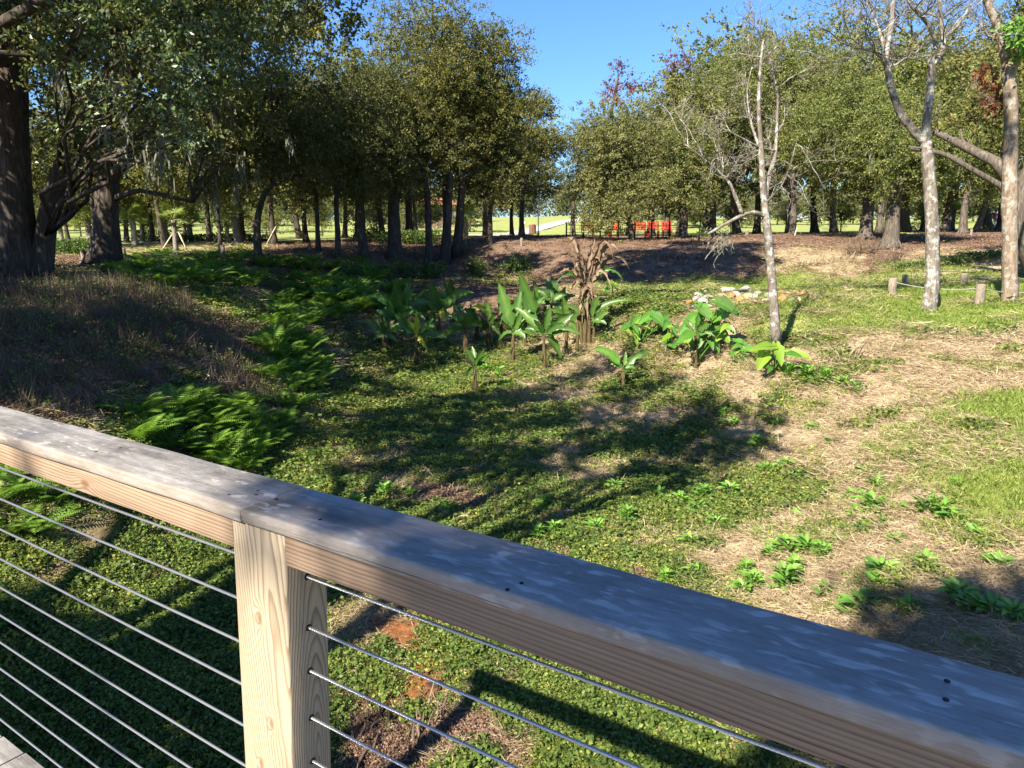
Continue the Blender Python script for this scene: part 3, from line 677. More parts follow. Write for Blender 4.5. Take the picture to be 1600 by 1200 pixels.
grs = [proto('p', blade_patch(70, 0.16, 0.055, 0.0035, M['grass'], 11, 0.6)), proto('p', blade_patch(60, 0.16, 0.04, 0.0035, M['grass'], 12, 0.8))]
strw = [proto('p', blade_patch(46, 0.17, 0.10, 0.0035, M['straw'], 21, 1, True)), proto('p', blade_patch(40, 0.17, 0.13, 0.003, M['straw'], 22, 1, True))]
lit = [proto('p', leaf_patch(90, 0.17, 0.022, 0.02, M['litter'], 31, 0.1)), proto('p', leaf_patch(80, 0.18, 0.024, 0.025, M['litter'], 32, 0.1))]
i = sel((g_ > 0.42) & (o_ < 0.6) & (nb2 + 0.4*nb > np.where(d < 9.5, 0.52, 0.66)), 1.0); i = np.r_[i, sel((g_ > 0.25) & (o_ < 0.95), 0.14), sel((o_ > 0.3) & (nb2 > 0.5), 0.4), sel((dr_ > 0.5) & (nb2 > 0.68) & (x > 0), 0.5)]; scatter('ground_cover', P[i], (s_[i]**0.8)*rng.uniform(0.6, 1.3, len(i))*(0.75 + 0.9*np.clip(nb2[i]-0.35, 0, 1)), cov)
i = sel(((l_ > 0.35) | ((nb2 + 0.3*nb > 0.76) & (dr_ > 0.3))) & (d < 34), 0.8); scatter('grass', P[i], (s_[i]**0.85)*rng.uniform(0.6, 1.2, len(i)), grs)
i = sel((dr_ > 0.30) | ((l_ > 0.3) & (nb > 0.6)) | ((g_ < 0.75) & (c6[:, 2] > 0.3)), 0.55); i = i[d[i] < 48]; scatter('dry_straw', P[i], (s_[i]**0.85)*rng.uniform(0.6, 1.2, len(i)), strw)
i = np.r_[sel(m_ > 0.35, 0.55), sel((g_ > 0.3) & (m_ <= 0.35), 0.07)]; scatter('leaf_litter', P[i], (s_[i]**0.6)*rng.uniform(0.6, 1.2, len(i)), lit)
# dead stalks and brush standing on the shaded left bank
x2 = rng.uniform(-11, -2.5, 5200); y2 = rng.uniform(6.5, 19, 5200); c2 = classes(x2, y2)
k2 = (c2[:, 0] > 0.55); x2 = x2[k2]; y2 = y2[k2]
brush = [proto('p', blade_patch(26, 0.16, 0.38, 0.003, M['twig_dead'], 41, 0.45)), proto('p', blade_patch(20, 0.2, 0.5, 0.003, M['twig_dead'], 42, 0.5)), proto('p', leaf_patch(40, 0.22, 0.04, 0.3, M['cover_dark'], 43))]
scatter('undergrowth', np.c_[x2, y2, height(x2, y2)], rng.uniform(0.45, 1.25, len(x2))*(0.4+1.0*vnoise(x2, y2, 1.5, 77)), brush)

# ------------------------------------------------------------------ trees
def bez(p0, p1, bow, m=8, jit=0.0):
    p0 = np.asarray(p0, float); p1 = np.asarray(p1, float); t = np.linspace(0, 1, m)[:, None]
    c = (p0+p1)/2 + np.asarray(bow, float)
    q = (1-t)**2*p0 + 2*t*(1-t)*c + t*t*p1
    if jit:
        L = np.linalg.norm(p1-p0); e = rng.normal(size=(m, 3))*jit*L; e[0] = 0; e[-1] = 0; q = q + e
    return q
def crown_leaves(puffs, N, L, name, mats, clump=0.34, shell=0.35, per=26, thin=None, mix=None):
    """puffs: (centre, radius vector). Leaves grow in twig clumps spread through the outer part of every puff"""
    vol = np.array([p[1][0]*p[1][1]*p[1][2] for p in puffs])**0.75; pr = vol/vol.sum()
    K = max(8, N//per); idx = rng.choice(len(puffs), K, p=pr)
    C = np.array([p[0] for p in puffs])[idx]; R = np.array([p[1] for p in puffs])[idx]
    dirs = unit(rng.normal(size=(K, 3))); rad = (shell + (1-shell)*rng.random(K)**0.6)
    rad *= 0.78 + 0.62*rng.random(K)**2.2
    CC = C + dirs*rad[:, None]*R
    cs = clump*rng.uniform(0.6, 1.5, K)
    out = unit(dirs + 0.5*rng.normal(size=(K, 3)) + np.array([0, 0, 0.12]))
    n = K*per; kk = np.repeat(np.arange(K), per)
    # leaves along short sprays pointing outwards
    t = rng.random(n); spr = unit(out[kk] + 0.55*rng.normal(size=(n, 3)))
    Pp = CC[kk] + spr*cs[kk][:, None]*(t[:, None]*1.3 - 0.3)*np.array([1, 1, 0.8])
    D = unit(spr + 0.8*rng.normal(size=(n, 3)) + np.array([0, 0, -0.1]))
    LL = L*rng.uniform(0.6, 1.35, n)
    tint = np.clip(0.28*rng.random(n) + 0.72*rng.random(K)[kk]**1.1, 0, 1)
    mi = None
    if mix: mi = (rng.random(K) < mix)[kk].astype(int)
    return quads_mesh(name, leaf_quads(Pp, D, LL, LL*0.29), mats, tint, mi), CC
def moss_strands(pts, n, name, lmin=0.3, lmax=1.2, w=0.02):
    pts = np.asarray(pts); V = []
    for q in range(n):
        p = pts[rng.integers(len(pts))] + rng.normal(size=3)*0.12; L = rng.uniform(lmin, lmax)
        for s_ in range(9):
            a = p + rng.normal(size=3)*0.06; nseg = 4; l = L*rng.uniform(0.4, 1)/nseg
            prev = a
            for e in range(nseg):
                nx_ = prev + np.array([rng.normal()*0.04, rng.normal()*0.04, -l]); ww = w*(1 - e/nseg*0.6)
                sd = unit(np.array([rng.normal(), rng.normal(), 0.0]))*ww
                V.append([prev - sd, prev + sd, nx_ + sd*0.7, nx_ - sd*0.7]); prev = nx_
    return quads_mesh(name, np.array(V), M['moss'])
def flare(r, m, top=0.6):
    t = np.linspace(0, 1, m); return r*(top + (1-top)*(1-t)) * (1 + 0.55*np.exp(-t*14))

def make_oak(name, trunk, tr, puffs, N, L, lm, bm, seed, clump=0.34, moss=0, per=26, twigs=3, mix=None, extra_trunks=(), limb_r=0.30, moss_len=(0.3,1.2)):
    """trunk: polyline from the ground up; puffs of foliage, each carried by a limb of its own. Coordinates relative to the base"""
    global rng
    old = rng; rng = np.random.default_rng(seed)
    b = MB(); trunk = np.asarray(trunk, float); m = len(trunk)
    # resample the trunk
    s = np.linspace(0, m-1, max(10, m*3)); tp = np.stack([np.interp(s, np.arange(m), trunk[:, i]) for i in range(3)], 1)
    tp[1:-1] = (tp[:-2] + tp[1:-1]*2 + tp[2:])/4
    tr_r = flare(tr, len(tp), 0.5)
    b.tube(tp, tr_r, 12, rough=0.05)
    for q in range(5):       # root flare
        a = q*1.256 + rng.random(); e = np.array([math.cos(a), math.sin(a), 0])
        b.tube([tp[0] + e*tr*0.3 + [0,0,tr*1.7], tp[0] + e*tr*1.05 + [0,0,tr*0.4], tp[0] + e*tr*1.9 + [0,0,-tr*0.25]], [tr*0.4, tr*0.36, tr*0.16], 6)
    for et, er in extra_trunks:
        et = np.asarray(et, float); m2 = len(et); s2 = np.linspace(0, m2-1, m2*3); e2 = np.stack([np.interp(s2, np.arange(m2), et[:, i]) for i in range(3)], 1)
        b.tube(e2, flare(er, len(e2), 0.5), 10, rough=0.05)
    alltr = [tp] + [np.asarray(e[0], float) for e in extra_trunks]
    cat = np.concatenate([tp[int(len(tp)*0.35):]] + [np.asarray(e[0], float)[1:] for e in extra_trunks])
    mpts = []
    for (c, R) in puffs:
        c = np.asarray(c, float)
        # leave the trunk below the puff
        d = np.linalg.norm(cat[:, :2] - c[:2], axis=1) + 1.3*np.abs(cat[:, 2] - (c[2] - 0.45*np.linalg.norm(c[:2]-tp[-1][:2])))
        st = cat[int(np.argmin(d))]
        Lm = np.linalg.norm(c-st)
        if Lm < 0.2: continue
        path = bez(st, c, np.array([rng.normal()*0.08, rng.normal()*0.08, 0.10])*Lm, 8, 0.02)
        r0 = min(tr*0.5, 0.02 + Lm*0.012) * (limb_r/0.30)
        b.tube(path, np.linspace(r0, r0*0.28, 8), 6); mpts += list(path[2:])
        for q in range(twigs):
            e = c + unit(rng.normal(size=3))*R*rng.uniform(0.8, 1.35)
            st2 = path[rng.integers(4, 8)]; p2 = bez(st2, e, rng.normal(size=3)*0.1*np.linalg.norm(e-st2), 5)
            b.tube(p2, np.linspace(r0*0.35, r0*0.08, 5), 4); mpts += list(p2[1:])
    T = b.mesh(name + '_trunk', bm)
    me, CC = crown_leaves(puffs, N, L, name + '_crown', lm if isinstance(lm, list) else [lm], clump, per=per, mix=mix)
    mo = moss_strands([p for p in mpts], moss, name + '_moss', *moss_len) if moss else None
    rng = old
    return T, me, mo
def puff_cloud(rx, ry, zlo, zhi, n, seed, cx=0, cy=0, low=0.0, prr=0.36):
    r_ = np.random.default_rng(seed); o = []
    cz_ = (zlo+zhi)/2; rz = (zhi-zlo)/2; rm = (rx+ry)/2
    for i in range(n):
        d = unit(r_.normal(size=3)); d[2] = d[2]*(1-low) - low*0.3*0
        k = 0.30 + 0.5*r_.random()**0.7
        s = rm*prr*r_.uniform(0.7, 1.35)
        o.append((np.array([cx + d[0]*rx*k, cy + d[1]*ry*k, cz_ + d[2]*rz*k*1.05]), np.array([s, s, s*0.8])))
    return o
def tree_at(name, T, Cr, Mo, loc, label, cat='tree', group=None, rz=0.0, sc=1.0):
    e = empty(name, loc, rz, sc); tag(e, label, cat, group)
    ob('trunk', T, e); ob('crown', Cr, e)
    if Mo is not None: ob('hanging_moss', Mo, e)['kind'] = 'stuff'
    return e
def hero(name, px, d, tpx, top, ccx, chw, cbot, lm, bm, N, label, seed, group=None, moss=0, L=0.096, n=26, lean=0.0, curve=None, clump=0.34, depth=0.8, per=26, mix=None, moss_len=(0.3,1.2), prr=0.44):
    """a tree whose trunk, crown top, crown width and underside are read off the photograph at distance d"""
    bx = at(px, 400, d)[0]; bz = gz(bx, d); B = np.array([bx, d, bz-0.05])
    k = d/F
    zt = at(px, top, d)[2] - bz; zb = at(px, cbot, d)[2] - bz; cx = at(ccx, 400, d)[0] - bx; rx = chw*k
    tr = tpx*k/2; N = int(N*2.3) if N > 3000 else N
    pf = puff_cloud(rx, rx*depth, zb, zt, n, seed, cx, 0, prr=prr)
    hh = zb + 0.55*(zt-zb)
    if curve is None: tp = [(0,0,0), (lean*0.2+random.uniform(-.05,.05), 0, zb*0.5), (lean*0.6, 0.1, zb+0.1*(zt-zb)), (cx*0.5+lean*0.4, 0.1, zb+0.3*(zt-zb)), (cx*0.8, 0, hh)]
    else: tp = [np.append(at(a, b_, d)[[0]] - bx, [0.0, at(a, b_, d)[2]-bz]) for a, b_ in curve]; tp[0][2] = 0; tp.append(np.array([cx*0.8, 0, max(hh, tp[-1][2]+0.5)]))
    T, C, Mo = make_oak(name, tp, tr, pf, N, L, lm, bm, seed, clump, moss, per, mix=mix, moss_len=moss_len)
    return tree_at(name, T, C, Mo, B, label, group=group)

D_, O_, G_, Y_ = M['oak_dark'], M['oak_olive'], M['oak_green'], M['oak_gray']
bd, bo = M['bark_dark'], M['bark_oak']
# -- big twin-trunked oak at the left edge
def rel(pts, B, d): return [np.array([at(a, b_, d + dd)[0]-B[0], dd, at(a, b_, d + dd)[2]-B[2]]) for a, b_, dd in pts]
d = 19.0; bx = at(22, 430, d)[0]; B = np.array([bx, d, gz(bx, d)-0.05])
tr1 = rel([(22,432,0),(24,330,0),(20,200,0),(18,60,0),(8,-120,0.3),(0,-260,0.5)], B, d); tr2 = rel([(58,432,0.2),(70,370,0.2),(92,270,0),(122,215,-0.3),(170,150,-0.8),(230,80,-1.5)], B, d)
pf = []
r_ = np.random.default_rng(5)
for (a, b_, dd, rr) in [(40,60,-1,1.0),(-60,60,0,1.6),(-80,-80,0,2),(60,-60,-2,1.6),(150,-60,-2,1.5),(240,-40,-3,1.4),(100,60,-4,0.7),(170,110,-5,0.55),(220,150,-5.5,0.5),(140,30,-5,0.6),(250,90,-5,0.6),(210,40,-4,0.9),(310,30,-3,1.1),
                         (290,130,-3,0.8),(330,70,-2,1.0),(250,185,-4.5,0.42),(300,210,-5,0.38),(180,200,0,0.7),(130,150,0,0.8),(80,180,0.5,0.7),(240,240,-1,0.5),(310,165,-4,0.45),(60,230,0.8,0.5),(110,190,-1.5,0.6),(150,220,-1.5,0.6),(90,130,-1.5,0.7),(190,160,-2,0.7),(130,260,-1,0.4),(230,210,-2,0.6),(370,-30,-2,1.5),(380,100,0,1.0),(10,250,1,0.5)]:
    p = at(a, b_, d+dd); pf.append((p-B, np.array([rr, rr, rr*0.7])))
T, C, Mo = make_oak('moss_oak', tr1, 0.44, pf, 42000, 0.105, [M['oak_near'], D_], bd, 101, 0.38, 46, 20, 2, 0.5, limb_r=0.17, extra_trunks=[(tr2, 0.28)], moss_len=(0.3,1.1))
tree_at('moss_oak', T, C, Mo, B, 'huge mossy oak with two dark trunks from one base at the left edge')
# -- second big oak
d = 24.5; bx = at(163, 410, d)[0]; B = np.array([bx, d, gz(bx, d)-0.05])
tp = rel([(163,412,0),(166,340,0),(170,270,0),(160,200,0),(175,120,0),(190,20,0)], B, d); tp2 = rel([(170,285,0),(205,240,-0.5),(260,190,-1.5),(330,140,-2)], B, d); tp3 = rel([(178,310,0),(215,297,-0.8),(262,306,-1.5),(300,316,-2)], B, d)
pf = []
for (a, b_, dd, rr) in [(120,120,0,1.5),(200,60,-1,1.8),(280,100,-1,1.6),(340,150,-2,1.2),(300,210,-2,0.9),(240,200,-1,0.9),(160,-20,0,2),(300,0,0,2),(100,30,1,1.6),(390,60,-1,1.4),(360,230,-2,0.8),(90,210,1,0.7),(120,250,2,0.6),(260,262,-1,0.5),(330,270,-1.5,0.6),(220,-60,0,2.2),(400,180,-1,1.0)]:
    p = at(a, b_, d+dd); pf.append((p-B, np.array([rr, rr, rr*0.7])))
T, C, Mo = make_oak('moss_oak', tp, 0.40, pf, 38000, 0.115, [D_, O_], bd, 102, 0.42, 60, 26, 4, 0.35, extra_trunks=[(tp2, 0.16), (tp3, 0.085)], moss_len=(0.5,1.6))
tree_at('moss_oak', T, C, Mo, B, 'thick straight oak trunk hung with moss, second from the left edge')

GL = 'oaks in the shaded row behind the fern bank'
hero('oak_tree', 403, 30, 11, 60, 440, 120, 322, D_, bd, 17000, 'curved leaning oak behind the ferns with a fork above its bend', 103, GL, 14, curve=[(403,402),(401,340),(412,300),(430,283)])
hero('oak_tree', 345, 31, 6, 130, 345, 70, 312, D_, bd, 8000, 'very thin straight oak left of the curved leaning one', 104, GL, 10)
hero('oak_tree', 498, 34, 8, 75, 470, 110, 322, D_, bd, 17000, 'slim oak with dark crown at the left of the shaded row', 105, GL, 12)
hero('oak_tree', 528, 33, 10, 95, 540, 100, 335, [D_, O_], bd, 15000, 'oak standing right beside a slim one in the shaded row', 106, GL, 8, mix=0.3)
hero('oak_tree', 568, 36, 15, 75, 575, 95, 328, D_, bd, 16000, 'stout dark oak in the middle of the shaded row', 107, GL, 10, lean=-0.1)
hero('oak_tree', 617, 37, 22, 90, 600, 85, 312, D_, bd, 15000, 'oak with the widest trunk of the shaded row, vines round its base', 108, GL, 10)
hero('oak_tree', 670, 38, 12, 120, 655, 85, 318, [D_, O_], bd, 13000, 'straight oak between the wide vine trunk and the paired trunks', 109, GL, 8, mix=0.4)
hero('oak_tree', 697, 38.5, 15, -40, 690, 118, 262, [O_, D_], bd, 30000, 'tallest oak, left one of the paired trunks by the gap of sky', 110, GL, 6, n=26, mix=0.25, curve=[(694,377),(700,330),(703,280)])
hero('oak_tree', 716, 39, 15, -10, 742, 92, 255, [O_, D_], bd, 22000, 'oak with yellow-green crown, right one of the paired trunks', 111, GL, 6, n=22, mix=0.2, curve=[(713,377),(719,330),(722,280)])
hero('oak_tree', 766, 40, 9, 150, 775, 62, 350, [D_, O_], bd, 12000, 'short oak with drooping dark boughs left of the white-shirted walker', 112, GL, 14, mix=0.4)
hero('oak_tree', 815, 47, 9, 112, 832, 52, 330, [O_, D_], bd, 14000, 'narrow oak bordering the gap of sky above the path', 113, None, 0, n=18, mix=0.25, prr=0.45)
hero('oak_tree', 640, 50, 12, 70, 610, 110, 300, [O_, D_], bd, 14000, 'pale olive oak rising behind the shaded row', 114, None, 0)
# -- right half
hero('bushy_oak', 985, 42, 11, 150, 968, 92, 378, Y_, bo, 34000, 'dense grey-green bushy oak with foliage almost to the ground', 120, None, 0, n=30, L=0.10, clump=0.3)
hero('oak_tree', 1066, 44, 15, 170, 1062, 68, 350, [G_, Y_], bo, 16000, 'small oak right of the bushy oak on the mulched bank', 121, None, 0, mix=0.5)
hero('oak_tree', 1015, 55, 12, 120, 1010, 85, 320, [Y_, G_], bo, 14000, 'pale oak crown behind the bushy oak', 122, None, 0, mix=0.4)
hero('oak_tree', 895, 58, 8, 170, 905, 50, 330, [Y_, O_], bo, 9000, 'low oak at the right foot of the gap of sky', 123, None, 0, mix=0.4, prr=0.45)
hero('maple_tree', 950, 50, 7, 72, 960, 34, 175, M['red_leaf'], bo, 1500, 'thin maple top with rusty red leaves against the sky', 124, None, 0, n=9, per=14, L=0.13)
hero('maple_tree', 1040, 52, 7, 55, 1042, 28, 150, M['red_leaf'], bo, 1100, 'smaller red-leaved maple top beside the tall right oak', 125, None, 0, n=8, per=14, L=0.13)
hero('oak_tree', 1110, 47, 12, 5, 1120, 85, 330, [G_, Y_], bo, 22000, 'tall oak with leafy top left of the bare lichen tree', 126, None, 0, n=24, mix=0.4)
hero('oak_tree', 1235, 42, 11, 20, 1215, 115, 330, [G_, Y_], bo, 26000, 'broad bright oak directly behind the bare lichen tree', 127, None, 4, n=24, mix=0.5)
hero('oak_tree', 1350, 37, 21, 90, 1335, 120, 325, [G_, O_], bo, 30000, 'glossy green oak with a thick dark trunk on the right bank', 128, None, 4, n=26, mix=0.25)
hero('oak_tree', 1390, 33.5, 24, 130, 1412, 95, 318, [G_, Y_], bo, 24000, 'oak with a fluted grey trunk cluster at the bank edge', 129, None, 8, n=22, mix=0.3)
hero('oak_tree', 1400, 52, 24, -60, 1390, 220, 200, [O_, Y_], bo, 26000, 'very tall spreading oak filling the sky behind the forked bare tree', 130, None, 6, n=30, mix=0.4)
hero('oak_tree', 1500, 44, 12, 120, 1515, 85, 325, [G_, O_], bo, 18000, 'oak in the shade between the two right bare trunks', 131, None, 8, mix=0.4)
hero('oak_tree', 1560, 50, 16, 20, 1570, 95, 310, [O_, D_], bo, 18000, 'dim oak behind the right bare trunk', 132, None, 8, mix=0.4)
# big leaning oak at the right edge with its long limb
d = 23.0; bx = at(1640, 440, d)[0]; B = np.array([bx, d, gz(bx, d)-0.05])
tp = rel([(1640,445,0),(1600,370,0),(1592,310,0),(1630,230,0),(1680,120,0)], B, d)
l1 = rel([(1598,335,0),(1568,293,0),(1531,272,0),(1476,240,0.2),(1421,231,0.4)], B, d); l2 = rel([(1600,320,0),(1560,255,0),(1510,230,1),(1460,205,2)], B, d)
pf = []
for (a, b_, dd, rr) in [(1600,150,0,1.2),(1680,80,0,1.6),(1540,170,1,0.9),(1620,40,1,1.3),(1480,180,2,0.8),(1700,200,0,1.4),(1560,230,2,0.6)]:
    p = at(a, b_, d+dd); pf.append((p-B, np.array([rr, rr, rr*0.7])))
T, C, Mo = make_oak('leaning_oak', tp, 0.42, pf, 20000, 0.11, [O_, D_], bo, 140, 0.36, 8, 26, 3, 0.4, extra_trunks=[(l1, 0.12), (l2, 0.2)])
tree_at('leaning_oak', T, C, Mo, B, 'dark leaning oak at the right edge with a long bare limb reaching left')

# -- woodland farther off: shared crowns, one tree object each
VAR = []
for v in range(6):
    r_ = np.random.default_rng(200+v); h = 9.0
    pf = puff_cloud(3.4 + 0.5*(v % 3), 3.2, 1.7 + 0.3*(v % 2), h, 24, 300+v, prr=0.42)
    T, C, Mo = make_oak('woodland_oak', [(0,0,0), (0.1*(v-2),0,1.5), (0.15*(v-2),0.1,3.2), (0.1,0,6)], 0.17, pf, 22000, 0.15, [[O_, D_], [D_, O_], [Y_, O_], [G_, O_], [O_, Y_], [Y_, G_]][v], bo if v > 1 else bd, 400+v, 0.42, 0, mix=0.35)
    VAR.append((T, C))
def wood(px, d, top, v, label, group):
    bx = at(px, 400, d)[0]; bz = gz(bx, d); h = at(px, top, d)[2]-bz
    return tree_at('oak_tree', VAR[v][0], VAR[v][1], None, (bx, d, bz-0.05), label, group=group, rz=random.uniform(0, 6.28), sc=h/9.2)
gl = 'left woodland oaks seen between nearer trunks'
for i, (px, d, top) in enumerate([(-60,34,-40),(60,44,150),(110,48,190),(200,46,170),(260,38,120),(300,52,160),(380,46,110),(430,40,90),(470,56,120),(560,48,60),(540,62,150),(700,56,90),(760,55,110),(800,62,180),(650,66,160),(20,56,180),(240,46,160),(330,44,140),(480,44,120),(600,45,100),(160,42,120)]):
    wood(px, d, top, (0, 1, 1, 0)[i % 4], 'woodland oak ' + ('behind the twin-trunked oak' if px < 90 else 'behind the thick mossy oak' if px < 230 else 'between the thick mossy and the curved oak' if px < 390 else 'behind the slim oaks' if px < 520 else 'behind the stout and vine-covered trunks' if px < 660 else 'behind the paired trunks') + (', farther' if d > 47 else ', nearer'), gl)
gl2 = 'right woodland oaks seen behind the bank'
for i, (px, d, top) in enumerate([(1100,62,90),(1180,58,60),(1270,60,60),(1300,48,40),(1440,60,40),(1480,66,100),(1600,56,10),(1540,62,60),(1640,44,0),(980,64,170),(1060,50,90),(1150,52,40),(1230,50,60),(1370,47,60),(1470,50,50),(1520,47,100)]):
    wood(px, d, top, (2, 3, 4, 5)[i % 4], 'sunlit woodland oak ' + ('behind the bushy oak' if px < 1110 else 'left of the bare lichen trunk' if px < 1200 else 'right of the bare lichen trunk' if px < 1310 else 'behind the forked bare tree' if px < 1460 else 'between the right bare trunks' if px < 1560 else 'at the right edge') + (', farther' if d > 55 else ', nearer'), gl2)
near_of = ['at the far left', 'by the thick mossy oak', 'behind the propped palm', 'behind the curved oak', 'behind the slim oaks', 'behind the stout oak', 'behind the vine-covered trunk', 'left of the broken limb', 'behind the broken limb', 'right of the bare lichen trunk', 'left of the thick dark trunk', 'behind the fluted trunk', 'behind the forked bare tree', 'between the right bare trunks', 'at the right edge']
for i, (px, d, top) in enumerate([(70,66,306),(130,72,300),(235,68,312),(420,64,302),(505,70,306),(590,66,310),(672,70,304),(1090,70,306),(1140,66,312),(1225,70,308),(1310,68,304),(1395,72,300),(1440,64,306),(1530,66,302),(1600,62,296)]):
    wood(px, d, top, (1, 2, 3, 5)[i % 4], 'low young tree on the lawn ' + near_of[i], 'low young trees on the lawn')
FV = []
for v in range(4):
    pf = puff_cloud(4.6 + v*0.6, 4.4, 0.9, 8.0, 16, 330+v, prr=0.42)
    T, C, Mo = make_oak('far_tree', [(0,0,0), (0.1,0,1.5), (0,0.1,4)], 0.2, pf, 7000, 0.32, [M['far_leaf'], [D_, O_, Y_, M['far_leaf']][v]], bo, 430+v, 0.6, 0, mix=0.5, twigs=1)
    FV.append((T, C))
k_ = 0
for px in range(-60, 1700, 46):
    for (d, tp_) in ((98, 292), (135, 284), (190, 290)):
        p_ = px + random.uniform(-20, 20) + (23 if d > 150 else 0); top = tp_ + random.uniform(-22, 20)
        bx = at(p_, 350, d)[0]; bz = gz(bx, d); h = max(3.0, at(p_, top, d)[2]-bz); v = random.randrange(4)
        if d < 150 and 740 < p_ < 1000: continue
        if d < 100 and random.random() < 0.25: continue
        tree_at('distant_tree', FV[v][0], FV[v][1], None, (bx, d + random.uniform(-8, 8), bz-0.1), ['round', 'wide', 'tall', 'broad'][v] + ' pale distant tree ' + ('far left behind the big oaks' if p_ < 300 else 'seen through the shaded trunk row' if p_ < 700 else 'near the gap of sky over the path' if p_ < 1000 else 'seen between the right bank trunks' if p_ < 1400 else 'seen at the far right between bare trunks'), group='distant trees beyond the far lawn', rz=random.uniform(0, 6.28), sc=h/8.3)

wx_ = np.linspace(-190, 190, 400); fw = []
for x_ in wx_:
    z_ = gz(x_, 235 + 8*math.sin(x_*0.05)); fw.append([x_, 235 + 8*math.sin(x_*0.05), z_])
fw = np.array(fw); ii = rng.integers(400, size=60000); hh_ = 5 + 9*fbm(fw[ii][:, 0], fw[ii][:, 0]*0, 14, 5)
Pw = fw[ii] + np.c_[rng.normal(size=(60000, 2))*[0.6, 3.5], rng.random(60000)**0.8*hh_]
tag(ob('distant_woods', quads_mesh('distant_woods', leaf_quads(Pw, unit(rng.normal(size=(60000, 3))), 0.8, 0.3), M['far_leaf'])), kind='stuff')

# -- bare trees in the foreground right
def bare(name, base, polys, label, bm, seed, twig_src, ntw, tl=(0.5, 1.6), twr=0.011):
    """polys: (pixel polyline with depth, start radius, end radius) in photo pixels; twigs sprout from the listed limbs"""
    global rng
    old = rng; rng = np.random.default_rng(seed)
    B, d = base; b = MB(); P3 = []
    for (pl, r0, r1) in polys:
        q = np.array([at(a, b_, d+dd) - B for a, b_, dd in pl]); m = len(q)
        s = np.linspace(0, m-1, m*4); q2 = np.stack([np.interp(s, np.arange(m), q[:, i]) for i in range(3)], 1)
        for _ in range(2): q2[1:-1] = (q2[:-2] + q2[1:-1] + q2[2:])/3
        b.tube(q2, np.linspace(r0, r1, len(q2)), 9, rough=0.06); P3.append((q2, r0, r1))
    def sprout(path, r, lv, up):
        L = np.linalg.norm(path[-1]-path[0])
        for _ in range((4, 4, 2)[lv]):
            i = rng.integers(len(path)//4, len(path)); st = path[i]; dd = unit(path[min(i+1, len(path)-1)] - path[max(i-1, 0)] + 1e-6)
            e = unit(dd*0.7 + rng.normal(size=3)*0.65 + np.array([0, 0, up])); l = L*rng.uniform(0.35, 0.7)
            pp = bez(st, st + e*l, rng.normal(size=3)*l*0.12, 6, 0.02); b.tube(pp, np.linspace(r, r*0.35, 6), 4 if lv < 1 else 3, cap=False)
            if lv < 2: sprout(pp, r*0.55, lv+1, up)
    for ti in range(ntw):
        q2, r0, r1 = P3[twig_src[ti % len(twig_src)]]
        i = rng.integers(len(q2)//3, len(q2)); st = q2[i]; dd = unit(q2[min(i+1, len(q2)-1)] - q2[i-1])
        e = unit(dd*0.5 + rng.normal(size=3)*0.7 + np.array([0, 0, 0.3])); l = rng.uniform(*tl)
        pp = bez(st, st + e*l, rng.normal(size=3)*l*0.15, 7, 0.02); r = min(twr*1.6, r1*0.9 + 0.004)
        b.tube(pp, np.linspace(r, r*0.4, 7), 5, cap=False); sprout(pp, r*0.55, 0, 0.25)
    e = empty(name, B); tag(e, label, 'tree')
    ob('trunk', b.mesh(name, bm), e); rng = old
    return e
def basept(px, py, d):
    x_ = at(px, py, d)[0]; return np.array([x_, d, gz(x_, d) - 0.04])
B = basept(1213, 525, 15)
ta = bare('bare_tree', (B, 15), [
    ([(1213,532,0),(1209,480,0),(1203,400,0),(1197,341,0),(1192,286,0),(1189,227,0),(1185,176,0),(1186,120,0.1),(1193,62,0.2)], 0.108, 0.016),
    ([(1197,338,0),(1180,331,-0.1),(1161,335,-0.2),(1130,352,-0.3),(1106,366,-0.4)], 0.045, 0.026),
    ([(1160,334,-0.2),(1150,310,-0.2),(1141,286,-0.2),(1121,266,-0.3),(1096,245,-0.4),(1070,225,-0.5)], 0.042, 0.012),
    ([(1195,322,0),(1201,275,0.1),(1210,250,0.2),(1212,234,0.2),(1214,198,0.3),(1216,147,0.4),(1205,100,0.4),(1197,70,0.5)], 0.05, 0.01),
    ([(1212,236,0.2),(1187,231,0),(1160,216,-0.2),(1139,205,-0.3),(1100,190,-0.5)], 0.026, 0.008),
    ([(1190,240,0),(1172,190,0.2),(1166,140,0.4),(1176,100,0.5)], 0.028, 0.007),
    ([(1196,318,0),(1222,290,-0.3),(1235,260,-0.5),(1246,215,-0.7)], 0.024, 0.006)],
    'bare lichen-spotted tree with exposed roots and a broken low limb', M['bark_pale'], 501, [0, 2, 3, 4, 5, 6, 3, 2, 5], 42, (0.35, 1.1), 0.0075)
# exposed roots
b = MB()
for pl, r0 in [([(1212,522),(1232,526),(1262,527)], .035), ([(1214,524),(1228,538),(1246,551)], .035), ([(1210,524),(1196,534),(1180,541)], .035), ([(1213,526),(1216,545),(1213,556)], .03), ([(1214,524),(1238,531),(1252,538)], .02), ([(1211,524),(1200,545),(1203,556)], .025)]:
    pp = [np.array(place(a, b_)) - B + [0, 0, 0.03] for a, b_ in pl]; pp[0][2] += 0.06
    b.tube(pp, [r0*1.3, r0, r0*0.35], 6)
ob('root', b.mesh('roots', M['bark_dark']), ta)['kind'] = 'stuff'
